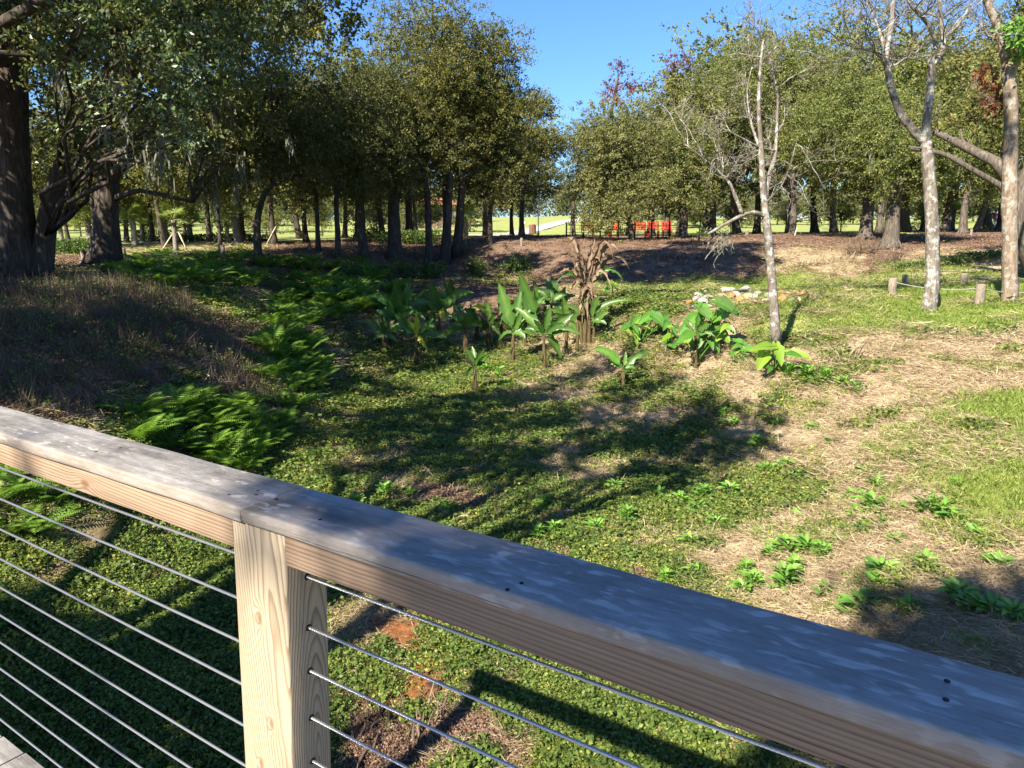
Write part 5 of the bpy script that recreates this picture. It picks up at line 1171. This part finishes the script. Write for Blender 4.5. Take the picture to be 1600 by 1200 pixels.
for i, (px, py, w, cname) in enumerate(RK):
    p = place(px, py + 3); k = p[1]/F; me = rock_mesh(50+i, random.uniform(0.42, 0.7)); me.materials.append(M['rock_'+cname]); s_r = w*k*0.70
    o = ob('rock', me, None, (p[0], p[1], p[2]+s_r*0.5)); o.scale = (s_r,)*3; o.rotation_euler = (random.uniform(-.4,.4), random.uniform(-.4,.4), random.uniform(0, 6.28))
    loc_ = 'at the left end of the pile' if px < 1100 else 'left of the middle of the pile' if px < 1130 else 'on the high middle of the pile' if px < 1180 and py < 462 else 'in the front middle of the pile' if px < 1190 else 'beside the bare trunk' if px < 1224 else 'in the shaded right part of the pile' if px < 1256 else 'at the right tail of the pile'
    tag(o, ('small ' if w < 10 else 'large ' if w > 15 else '') + {'white':'white limestone','gray':'grey speckled','tan':'tan','orange':'rusty orange','brown':'dark brown'}[cname] + ' rock ' + loc_, 'rock', 'rocks in the pile on the lawn')
for px, py, w, c_, lab in ((1556,514,8,'gray','lone grey rock lying at the top of the dry bank'),(1590,520,16,'white','pale half-buried slab of rock at the right edge of the bank'),(1572,528,9,'white','small pale stone below the lone grey rock')):
    p = place(px, py); k = p[1]/F; me = rock_mesh(int(px), 0.45); me.materials.append(M['rock_'+c_]); o = ob('rock', me, None, (p[0], p[1], p[2]+0.02)); o.scale = (w*k*0.9,)*3; tag(o, lab, 'rock')

# ------------------------------------------------------------------ bollards and ropes
def bollard(px, py, hpx, wpx, label, lean=0.0, mat='post_wood', group='wooden rope posts'):
    p = place(px, py); k = p[1]/F; h = hpx*k; r = wpx*k/2; b = MB()
    zs = [-0.1, 0, h*0.5, h*0.93, h*0.985, h]; rs = [r*1.03, r, r*0.97, r*0.96, r*0.86, r*0.55]
    b.tube([(lean*z, 0, z) for z in zs], rs, 14, rough=0.02); e = empty('rope_post', p); ob('post', b.mesh('rope_post', M[mat]), e); tag(e, label, 'post', group)
    return p + np.array([lean*h*0.8, 0, h*0.8])
b1 = bollard(1393,463,29,13,'crooked weathered stump post at the left end of the near rope'); b2 = bollard(1413,448,19,9,'post at the left end of the rear rope'); b3 = bollard(1505,447,20,10,'rear rope post between the two bare trunks')
b4 = bollard(1529,478,33,14,'nearest pale rope post right of the forked bare tree'); b5 = at(1640, 452, b4[1]+0.6); b6 = at(1640, 432, b3[1])
def rope(P, Q, sag, label, r=0.011):
    P = np.asarray(P); Q = np.asarray(Q); t = np.linspace(0, 1, 20)[:, None]; pth = P + (Q-P)*t; pth[:, 2] -= (4*t*(1-t)*sag)[:, 0]
    b = MB(); b.tube(pth, r, 6); o = ob('rope', b.mesh('rope', M['rope'])); tag(o, label, 'rope', 'ropes slung between posts')
rope(b1, b4, 0.10, 'grey rope slung from the stump past the forked tree to the nearest post'); rope(b4, b5, 0.10, 'rope running from the nearest post out to the right edge')
rope(b2, b3, 0.10, 'rear rope between the left post and the post between trunks', 0.007); rope(b3, b6, 0.08, 'rear rope running right towards the edge', 0.007)
FB = [(132,414,22,8,'dark post left of the straight thick oak'),(194,410,22,8,'pale post right of the straight thick oak'),(349,402,18,6,'post at the foot of the very thin oak'),(484,391,10,5,'low post in front of the slim oak'),(552,391,10,4,'short post before the stout oak'),
      (612,389,11,4,'short post under the wide vine trunk'),(728,383,10,4,'small post right of the paired trunks'),(815,384,12,4,'post below the white-shirted walker'),(1092,378,9,4,'little post behind the broken limb'),(1167,369,9,5,'dark post left of the lichen tree trunk'),(1351,372,13,5,'post in front of the thick dark trunk'),(1440,374,9,4,'post behind the forked bare tree'),(1517,369,10,4,'post between the right bare trunks')]
tops = [bollard(a, b_, c, d_, l) for a, b_, c, d_, l in FB]
nm = ['left dark post','pale post','thin oak post','slim oak post','stout oak post','vine trunk post','paired trunks post','walker post']
for i in range(7): rope(tops[i], tops[i+1], 0.22, 'thin rope sagging between the ' + nm[i] + ' and the ' + nm[i+1], 0.008)
for i, l in ((8,'far rope behind the broken limb'),(10,'far rope crossing behind the forked bare tree'),(11,'far rope ending between the right trunks')): rope(tops[i], tops[i+1], 0.15, l, 0.009)
# one more oak outside the left edge keeps the big trunks and the row of trunks in shade
tg = []
for px, py, d_, h, r in [(20,300,19,3.5,1.1),(20,180,19,3.5,1.1),(30,400,19,4.5,1.2),(90,330,19,4.5,1.0),(160,330,24,4.5,1.2),(165,400,24,5,1.2),(60,420,18,5,1.2),(250,400,28,6,1.8),(340,390,30,6.5,1.8),(420,380,31,7,1.8),(500,375,33,7,1.8),(570,370,35,7.5,1.8),(640,372,36,8,1.8),(705,370,38,8,1.8),(760,380,36,8,1.4),(640,410,33,8,1.5),(560,415,31,8,1.5),(720,415,33,8,1.3)]:
    tg.append((at(px, py, d_), h, r))
shade_tree(-17, 9, tg, 'dense oak beyond the left edge of the picture', 605, 30000)

tg = []
for px, py, h, r in [(960,430,12,1.1),(1000,400,12,1.3),(1050,425,12,1.2),(1060,395,12.5,1.3),(1110,415,12,1.3),(1150,400,12,1.1),(1170,425,12,0.8),(1120,435,12,0.8),(880,418,12,0.9),(820,410,12,1.5),(700,425,12,1.8),(620,420,12,1.8),(990,425,12,1.1),(1085,410,12,1.3),(1130,395,12.3,1.2),(1025,415,12,1.1),(1160,440,11.8,0.7),(1190,410,12,0.7),(1060,440,12,0.7),(1080,380,12.5,1.3),(1020,440,12,0.8),(1180,385,12.5,1.0),(1290,452,11.5,0.5),(1380,452,11.5,0.6),(1460,450,11.5,0.6),(1540,448,11.5,0.6),(1335,449,11.5,0.5)]:
    tg.append((place(px, py), h, r))
shade_tree(-19, 19, tg, 'tall spreading oak left of the hollow with boughs above the picture', 606, 66000)

# ------------------------------------------------------------------ palms
def frond_mesh(seed, L):
    r_ = np.random.default_rng(seed); b = MB(); Q = []; pt = bez((0,0,0), (L*0.55, 0, L*0.12), (0,0,L*0.1), 6); b.tube(pt, np.linspace(0.02, 0.012, 6), 4, 0)
    h = pt[-1]; V = []
    for i in range(22):
        a = (i/21-0.5)*3.6; D = unit(np.array([math.cos(a), math.sin(a), 0.15 - 0.25*abs(a)/1.8 + r_.normal()*0.06])); l = L*0.55*(1 - 0.18*abs(a)/1.8)*r_.uniform(0.9, 1.1); sd_ = unit(np.cross(D, (0,0,1)))*0.032*L
        mid = h + D*l*0.45; tip = h + D*l + np.array([0,0,-0.18*l])
        V += [[h, mid - sd_, tip, mid + sd_]]
    me = quads_mesh('frond_blades', np.array(V), M['palm'], r_.random(22)); return me, b.mesh('frond_stalk', M['palm'])
FRM = [frond_mesh(s_, 1.0) for s_ in (1, 2, 3)]
def palm(px, py, hpx, wpx, d, label, nf=15, fl=1.0, lean=0.0):
    x_ = at(px, py, d)[0]; p = np.array([x_, d, gz(x_, d)-0.05]); k = d/F; h = hpx*k; r = wpx*k/2; e = empty('sabal_palm', p); tag(e, label, 'palm', 'young palms on the lawn')
    b = MB(); m = 16; zz = np.linspace(0, h, m); b.tube([(lean*z, 0, z) for z in zz], [r*(1.15 if i % 2 else 0.85)*(1.1-0.2*i/m) for i in range(m)], 9, rough=0.06)
    ob('trunk', b.mesh('palm_trunk', M['palm_trunk']), e)
    for i in range(nf):
        f = FRM[i % 3]; o = ob('frond', f[0], e, (lean*h, 0, h)); o.rotation_euler = (0, random.uniform(-1.25, 0.45), i*2.4 + random.uniform(-.3,.3)); o.scale = (fl*random.uniform(0.8, 1.15),)*3
        ob('stalk', f[1], o)
for a in [(97,378,30,6,52,'small palm seen left of the thick straight oak',14,1.2),(141,378,32,9,50,'pair-like palm just left of the thick straight oak',14,1.2),(184,387,34,12,42,'short palm trunk touching the right side of the thick oak',10,1.0),
          (212,391,42,9,38,'palm with a slim pale trunk right of the thick oak',12,0.9),(224,380,28,7,48,'small palm behind the slim pale one',12,1.1),(260,383,30,9,44,'palm half hidden behind the propped palm',14,1.0),
          (276,401,54,7,31,'propped palm with two wooden stakes against its trunk',8,0.8),(290,377,28,6,52,'palm right of the propped one, farther back',14,1.3),(299,377,28,6,50,'twin of the farther palm, standing closest to its right',12,1.3),
          (356,381,30,7,46,'palm behind the very thin oak',12,1.1),(374,385,40,12,42,'thick leaning pale palm trunk left of the curved oak',10,1.0,-0.12),(728,384,26,8,70,'shaggy palm between the paired trunks and the walker',14,1.6),(1480,372,24,6,60,'palm clump at the far right lawn',12,1.3),(240,372,22,5,70,'distant palm on the bright lawn at left',12,1.5),(330,372,22,5,72,'distant palm by the dark-clad figure',12,1.5)]: palm(*a)
def stake(a, b_, d, label):
    p0 = at(a[0], a[1], d); p1 = at(b_[0], b_[1], d-0.3); x_ = p1[0]; p1[2] = gz(p1[0], d-0.3); b = MB(); b.tube([p0, (p0+p1)/2, p1], 0.028, 6); o = ob('tree_stake', b.mesh('tree_stake', M['stake'])); tag(o, label, 'stake', 'wooden props of young trees')
stake((271,363), (247,389), 31, 'wooden prop leaning on the propped palm from its left'); stake((279,363), (294,386), 31, 'wooden prop leaning on the propped palm from its right')
stake((431,354), (415,378), 40, 'pale prop against a slender trunk behind the curved oak'); stake((1246,355), (1241,371), 40, 'pale upright prop behind the lichen tree, right one')
# ------------------------------------------------------------------ hedges and brush
def leaf_mass(name, P, n, size, spread, mat, seed, h):
    r_ = np.random.default_rng(seed); P = np.asarray(P); i = r_.integers(len(P), size=n); Q = P[i] + np.c_[r_.normal(size=(n, 2))*spread, r_.random(n)*h*(0.5+0.5*vnoise(P[i][:, 0], P[i][:, 1], 0.5, 3))]
    D = unit(r_.normal(size=(n, 3)) + [0, 0, 0.5]); me = quads_mesh(name, leaf_quads(Q, D, size*r_.uniform(0.6, 1.3, n), size*0.28), mat, r_.random(n)); return me
def hedge(pts, d, h, n, label, size=0.09, name='low_hedge'):
    L = []
    for (a, b_), (c, e_) in zip(pts[:-1], pts[1:]):
        for t in np.linspace(0, 1, 30):
            x_ = at(a+(c-a)*t, 400, d)[0]; L.append([x_, d + random.uniform(-.15,.15), gz(x_, d)])
    o = ob(name, leaf_mass(name, L, n, size, 0.22, M['hedge'], int(d*10), h)); tag(o, label, 'hedge')
hedge([(72,398),(150,396)], 31, 0.75, 5000, 'clipped dark hedge between the two big left oaks')
hedge([(1408,400),(1620,404)], 28.5, 0.42, 7000, 'long low hedge strip along the sandy path on the right')
hedge([(220,380),(420,378)], 50, 0.7, 5000, 'low bushes under the distant palms', 0.14)
hedge([(560,370),(680,368)], 44, 0.9, 6000, 'light shrubs behind the vine-covered trunk', 0.12)
def shrub(px, py, wpx, hpx, n, label, mat='hedge', size=0.07, name='shrub'):
    p = place(px, py); k = p[1]/F; r_ = np.random.default_rng(int(px)); W2 = wpx*k/2; H = hpx*k
    e = empty(name, p); tag(e, label, name); pf = [(np.array([r_.uniform(-1, 1)*W2*0.7, r_.uniform(-.5,.5)*W2, H*r_.uniform(.3,.7)]), np.array([W2*0.35, W2*0.35, H*0.45])) for _ in range(8)]
    me, _ = crown_leaves(pf, n, size, 'foliage', [M[mat]], 0.14, per=14); ob('foliage', me, e)
    b = MB()
    for c, _r in pf: b.tube(bez((0,0,-0.05), c, (0,0,0.05), 5), [0.02, 0.017, 0.013, 0.01, 0.006], 4)
    ob('branches', b.mesh('branches', bd), e)
for i, (px, py, w, h, lab) in enumerate([(560,437,70,26,'dark shrub at the left of the shaded bank foot'),(620,436,80,28,'wide dark shrub below the vine-covered trunk'),(685,434,70,26,'dark shrub below the paired trunks'),(745,432,70,24,'dark-leaved shrub at the middle of the bank foot'),(805,428,60,26,'greener shrub ending the row at the bank foot'),
        (700,378,26,16,'small shrub at the foot of the paired trunks'),(650,380,40,14,'low shrub beside the straight oak'),(600,384,40,16,'vine tangle round the wide trunk'),(590,352,60,20,'yellow-green bush on the lawn behind the stout oak'),(690,352,50,20,'yellow-green bush far behind the paired trunks'),(630,366,60,34,'dense bush hiding the wall of the orange-roofed building'),(500,368,60,24,'dark bush behind the slim oaks'),(440,366,50,20,'dark bush behind the curved oak'),(1130,362,60,18,'low bush behind the broken limb'),(1420,362,70,18,'low bush behind the fluted trunk'),(1300,360,50,14,'low bush left of the thick dark trunk'),(1100,372,20,14,'tiny shrub on the bank top')]):
    shrub(px, py, w, h, 2600 if i < 5 else 1000, lab, 'hedge' if i not in (8, 9) else 'palm', 0.08)
# dead root tangle on the right bank
def tangle(px, py, wpx, hpx, n, label, seed, mat='twig_dead', name='dead_brush', cat='brush'):
    p = place(px, py); k = p[1]/F; r_ = np.random.default_rng(seed); b = MB()
    for i in range(n):
        x0 = r_.uniform(-.5,.5)*wpx*k; st = np.array([x0, r_.uniform(-.2,.3), gz(p[0]+x0, p[1])-p[2]]); en = st + np.array([r_.normal()*0.22*hpx*k*1.6, r_.normal()*0.3, r_.uniform(.25, 1.0)*hpx*k])
        b.tube(bez(st, en, r_.normal(size=3)*0.18*hpx*k*1.5, 6), np.linspace(0.016, 0.004, 6)*r_.uniform(.5,1.3), 3, cap=False, tint=r_.random())
    o = ob(name, b.mesh(name, M[mat]), None, p); tag(o, label, cat); return o
tangle(1345,398,50,26,120,'dark tangle of dead roots and brush on the right bank',1); tangle(1392,412,34,20,90,'lower clump of dead roots hanging over the lawn edge',2); tangle(1290,412,90,16,160,'dry brush in front of the dark root tangle',3,'straw')
tangle(620,1140,150,30,46,'pale dead stalks lying by the muddy patch under the railing',4,'twig_dead',"dead_stalks",'stalks'); tangle(1340,560,90,26,70,'bleached dead stalks on the dry bank',5,'straw','dead_stalks','stalks'); tangle(700,775,30,16,12,'few dead stalks at the small wet spot in the hollow',6,'straw','dead_stalks','stalks')
tangle(640,402,200,22,160,'thin grey dead brush on the shaded bank below the trunks',7); tangle(1050,405,140,14,90,'sparse twigs on the mulched bank under the bushy oak',8)
# short log
p = place(873, 596); b = MB(); b.tube([p + [-0.28,0.05,0.04], p + [0,0,0.07], p + [0.3,-0.05,0.05]], [0.045,0.055,0.04], 8, rough=0.08); o = ob('log', b.mesh('log', bd)); tag(o, 'short dark log lying in the hollow before the banana plants', 'log')
# small puddles
def puddle(px, py, rx, ry, label, seed):
    p = place(px, py); r_ = np.random.default_rng(seed); V = [(0,0,0)]; n = 28; ph = r_.uniform(0, 6, 3)
    for i in range(n):
        a = i/n*6.283; q = 1 + 0.25*math.sin(2*a+ph[0]) + 0.18*math.sin(3*a+ph[1]) + 0.1*math.sin(7*a+ph[2]); V.append((rx*q*math.cos(a), ry*q*math.sin(a), 0))
    b = MB(); b.add(V, [(0, 1+i, 1+(i+1) % n) for i in range(n)]); o = ob('puddle', b.mesh('puddle', M['puddle']), None, (p[0], p[1], p[2]+0.012)); tag(o, kind='structure')
M['puddle'] = simple('puddle', (0.05,0.025,0.014), 0.12, spec=0.5)
puddle(575,1120,0.20,0.10,'',1); puddle(700,1068,0.16,0.05,'',2); puddle(655,1000,0.12,0.05,'',3)
# sand and concrete paths
def path_strip(pts, w, mat, name):
    P = [np.array(place(a, b_, 2, 400)) if len(q) == 0 else np.array([at(a, b_, q[0])[0], q[0], 0]) for a, b_, *q in pts]; s = np.linspace(0, len(P)-1, len(P)*10); P = np.stack([np.interp(s, np.arange(len(P)), np.array(P)[:, i]) for i in range(3)], 1)
    T = np.gradient(P[:, :2], axis=0); Nn = np.c_[-T[:, 1], T[:, 0]]; Nn /= np.linalg.norm(Nn, axis=1)[:, None]; V = []; F_ = []
    for j, u in enumerate(np.linspace(-1, 1, 5)):
        xy = P[:, :2] + Nn*w/2*u; V.append(np.c_[xy, height(xy[:, 0], xy[:, 1])+0.07])
    V = np.stack(V, 1).reshape(-1, 3)
    for i in range(len(P)-1):
        for j in range(4): F_.append((i*5+j, i*5+j+1, (i+1)*5+j+1, (i+1)*5+j))
    b = MB(); b.add(V, F_); o = ob(name, b.mesh(name, mat)); tag(o, kind='structure')
M['concrete'] = simple('concrete', (0.36,0.35,0.33), 0.9, ns=1.5, amt=0.12); M['sand'] = simple('sand', (0.34,0.26,0.19), 0.95, ns=3, amt=0.2)
path_strip([(560,377,62),(640,376,66),(720,372,76),(790,370,88),(830,368,100),(880,362,125),(930,352,150)], 3.2, M['concrete'], 'footpath')
path_strip([(-40,388,40),(120,386,42),(200,383,44),(262,382,45)], 1.6, M['concrete'], 'footpath')
path_strip([(1450,358,66),(1530,358,68),(1640,356,70)], 1.6, M['concrete'], 'footpath')
path_strip([(1425,410,26.8),(1500,408,26.5),(1650,410,26)], 0.8, M['sand'], 'sandy_path')
# ------------------------------------------------------------------ people
def person(px, py, hpx, label, top_m, leg_m, d=None, stride=0.15, arm=0.1, face=0.0):
    if d is None: d = 1.72/hpx*F
    x_ = at(px, py, d)[0]; p = np.array([x_, d, gz(x_, d)+0.03]); e = empty('person', p, face); tag(e, label, 'person')
    V = [(0,0,0.93),(0,0,1.15),(0,0,1.38),(0,0,1.50),(0,-.01,1.62),(0,-.01,1.72)]; E_ = [(0,1),(1,2),(2,3),(3,4),(4,5)]; Rr = [.15,.13,.17,.055,.095,.08]
    for sg in (-1, 1):
        k = len(V); V += [(sg*.09,0,.88),(sg*.10, sg*stride*.5,.48),(sg*.10, sg*stride,.08),(sg*.10, sg*stride-.12,.04)]; E_ += [(0,k),(k,k+1),(k+1,k+2),(k+2,k+3)]; Rr += [.10,.065,.045,.04]
        k = len(V); V += [(sg*.19,0,1.42),(sg*.24, -sg*arm,1.16),(sg*.22, -.1-sg*arm,.95),(sg*.21,-.14-sg*arm,.87)]; E_ += [(2,k),(k,k+1),(k+1,k+2),(k+2,k+3)]; Rr += [.055,.042,.033,.03]
    me = bpy.data.meshes.new('body'); me.from_pydata(V, E_, []); me.materials.append(M['skin']); o = ob('body', me, e)
    md = o.modifiers.new('skin', 'SKIN'); sv = me.skin_vertices[0].data
    for i, r in enumerate(Rr): sv[i].radius = (r, r*0.8)
    sv[0].use_root = True; ss = o.modifiers.new('sub', 'SUBSURF'); ss.levels = 1; ss.render_levels = 1
    b = MB(); b.tube([(0,0,.86),(0,0,1.0),(0,0,1.2),(0,0,1.4),(0,0,1.49)], [.175,.165,.165,.20,.09], 10)
    for sg in (-1, 1): b.tube([(sg*.15,0,1.43),(sg*.22,-sg*arm*.5,1.3),(sg*.24,-sg*arm,1.16)], [.085,.072,.062], 8)
    ob('shirt', b.mesh('shirt', top_m), e)
    b = MB(); b.tube([(0,0,.98),(0,0,.86)], [.165,.175], 10)
    for sg in (-1, 1): b.tube([(sg*.085,0,.92),(sg*.10,sg*stride*.5,.5),(sg*.10,sg*stride,.12)], [.115,.085,.062], 8)
    ob('trousers', b.mesh('trousers', leg_m), e)
    b = MB(); b.tube([(0,.01,1.62),(0,.015,1.70),(0,.01,1.76)], [.10,.105,.06], 8); ob('hair', b.mesh('hair', M['hair']), e)
person(817,368,21,'person in a white shirt and dark trousers walking away on the path', M['cloth_white'], M['cloth_dark'], face=3.1)
person(1553,358,25,'person in a pink top and grey trousers on the right path', M['cloth_pink'], M['cloth_gray'], d=74, face=0.4)
person(332,372,21,'person in dark clothes standing on the far left lawn', M['cloth_dark'], M['cloth_dark'], face=1.0)
person(1183,350,13,'distant person in blue beyond the lawn right of the lichen tree', M['cloth_blue'], M['cloth_gray'], d=128, face=0.6)
# ------------------------------------------------------------------ litter bin, lamp post, railings, red benches
x_ = at(832,368,92)[0]; p = np.array([x_, 92, gz(x_, 92)]); e = empty('litter_bin', p); tag(e, 'brown slatted litter bin beside the path next to the walker', 'bin')
for i in range(14):
    a = i/14*6.283; b = MB(); b.box((-.07,-.02,.05), (.07,.02,1.0)); o = ob('slat', b.mesh('slat', M['bin_brown'], False), e, (0.42*math.cos(a), 0.42*math.sin(a), 0)); o.rotation_euler = (0, 0, a+math.pi/2)
b = MB(); b.tube([(0,0,0.02),(0,0,1.0)], 0.38, 14); ob('liner', b.mesh('liner', M['metal_black']), e); b = MB(); b.tube([(0,0,1.0),(0,0,1.08),(0,0,1.2)], [0.46,0.46,0.2], 14); ob('lid', b.mesh('lid', M['bin_brown']), e)
def lamp(px, d, top, label):
    x_ = at(px, 360, d)[0]; z0 = gz(x_, d); h = at(px, top, d)[2]-z0; e = empty('lamp_post', (x_, d, z0)); tag(e, label, 'lamp post'); b = MB(); b.tube([(0,0,0),(0,0,.5),(0,0,.55),(0,0,h)], [.13,.12,.07,.05], 8); ob('pole', b.mesh('pole', M['metal_black']), e)
    b = MB(); b.tube([(0,0,h),(0,0,h+.1),(0,0,h+.35),(0,0,h+.45)], [.08,.2,.26,.05], 10); ob('lamp_head', b.mesh('lamp_head', M['metal_black']), e)
lamp(841, 84, 300, 'slim dark lamp post right of the litter bin'); lamp(893, 78, 318, 'second lamp post behind the bushy oak')
e = empty('metal_fence', at(966, 368, 47)*[1,1,0] + [0,0,gz(at(966,368,47)[0], 47)]); tag(e, 'black metal fence with posts and rails behind the bushy oak', 'fence')
o_ = np.array(e.location)
def fx(px, d=47): return at(px, 360, d)[0] - o_[0]
pp = [885, 895, 912, 938, 966, 992, 1018, 1046, 1072]
for a in pp:
    b = MB(); b.box((fx(a)-.045, -.045, -.1), (fx(a)+.045, .045, .98)); b.tube([(fx(a),0,.98),(fx(a),0,1.04)], [.05,.02], 6); ob('post', b.mesh('fence_post', M['metal_black'], False), e)
for z in (.22, .42, .62, .86):
    b = MB(); b.tube([(fx(885),0,z),(fx(978),0,z),(fx(1072),0,z)], .016, 5); ob('rail', b.mesh('fence_rail', M['metal_black']), e)
for px0, px1, lab, dd in ((908,928,'red slatted bench behind the left of the black fence',49),(948,966,'red bench turned sideways behind the fence',50),(990,1010,'red bench right of the bushy oak stem',49.5),(1012,1030,'red bench beside its right-hand neighbour',49.2),(1034,1050,'last red bench at the right end of the fence',50)):
    x0 = at(px0, 360, dd)[0]; x1 = at(px1, 360, dd)[0]; e = empty('red_bench', ((x0+x1)/2, dd, gz((x0+x1)/2, dd))); tag(e, lab, 'bench', 'red benches behind the black fence'); w = (x1-x0)/2
    for i in range(5):
        b = MB(); b.box((-w, .18+.02*i, .5+.11*i), (w, .21+.02*i, .585+.11*i)); ob('slat', b.mesh('slat', M['red_metal'], False), e)
    for i in range(4):
        b = MB(); b.box((-w, -.28+.11*i, .42), (w, -.2+.11*i, .45)); ob('seat_slat', b.mesh('seat_slat', M['red_metal'], False), e)
    for sg in (-1, 1):
        b = MB(); b.box((sg*(w-.06)-.03, -.28, 0), (sg*(w-.06)+.03, -.22, .42)); b.box((sg*(w-.06)-.03, .12, 0), (sg*(w-.06)+.03, .18, 1.05)); ob('leg', b.mesh('leg', M['red_metal'], False), e)
# ------------------------------------------------------------------ far building and cars
def building(px0, px1, d, ytop, yeave, ybot, label):
    x0 = at(px0, 320, d)[0]; x1 = at(px1, 320, d)[0]; zt = at(700, ytop, d)[2]; ze = at(700, yeave, d)[2]; zb = gz((x0+x1)/2, d)-1; e = empty('pavilion', ((x0+x1)/2, d, zb)); tag(e, label, 'building'); w = (x1-x0)/2; h = ze-zb
    b = MB(); b.box((-w, 0, 0), (w, 9, h)); ob('wall', b.mesh('wall', M['stucco'], False), e)
    b = MB(); r = zt-zb; b.add([(-w-1,-1,h),(w+1,-1,h),(w+1,10,h),(-w-1,10,h),(-w+4,4.5,r),(w-4,4.5,r)], [(0,1,5,4),(1,2,5),(2,3,4,5),(3,0,4),(3,2,1,0)]); ob('roof', b.mesh('roof', M['roof_tile'], False), e)
    n = max(2, int(w*2/5))
    for i in range(n):
        cx = -w + (i+.5)*2*w/n; b = MB(); b.box((cx-.8, -.06, h*.35), (cx+.8, .05, h*.75)); ob('window', b.mesh('window', M['window_dark'], False), e)
building(622, 726, 112, 306, 320, 350, 'long low building with an orange tiled roof behind the shaded trunks')
def car(px, py, d, mat, label, rz=0.0):
    x_ = at(px, py, d)[0]; e = empty('parked_car', (x_, d, gz(x_, d)+.02), rz); tag(e, label, 'car')
    prof = [(-2.2,.35),(-2.25,.75),(-1.5,.95),(-.9,1.42),(.7,1.45),(1.5,1.0),(2.15,.9),(2.25,.4)]; V = []; n = len(prof)
    for y, k in ((-.85,1),(-.8,1),(.8,1),(.85,1)): V += [(x*1.0, y*(0.88 if z > 1.1 else 1), z) for x, z in prof]
    Fv = [(r*n+j, r*n+j+1, (r+1)*n+j+1, (r+1)*n+j) for r in range(3) for j in range(n-1)] + [tuple(range(n)), tuple(range(4*n-1, 3*n-1, -1))] + [(r*n, (r+1)*n, (r+1)*n+n-1, r*n+n-1) for r in range(3)]
    b = MB(); b.add(V, Fv); ob('body', b.mesh('car_body', mat, False), e)
    for sg in (-1, 1):
        b = MB(); b.add([(-1.35,sg*.80,1.0),(-.85,sg*.775,1.36),(.6,sg*.775,1.38),(1.2,sg*.80,1.03)] if sg < 0 else [(1.2,sg*.80,1.03),(.6,sg*.775,1.38),(-.85,sg*.775,1.36),(-1.35,sg*.80,1.0)], [(0,1,2,3)]); o = ob('side_window', b.mesh('side_window', M['window_dark'], False), e); o.location = (0, sg*0.07, 0)
        for xx in (-1.4, 1.4):
            b = MB(); b.tube([(xx, sg*.70, .33), (xx, sg*.88, .33)], .33, 14); ob('wheel', b.mesh('wheel', M['rubber']), e)
car(1262, 345, 118, M['car_silver'], 'silver car parked far beyond the lawn right of the lichen tree'); car(1178, 345, 132, M['car_white'], 'white car parked farther off behind the lichen tree', 0.2)
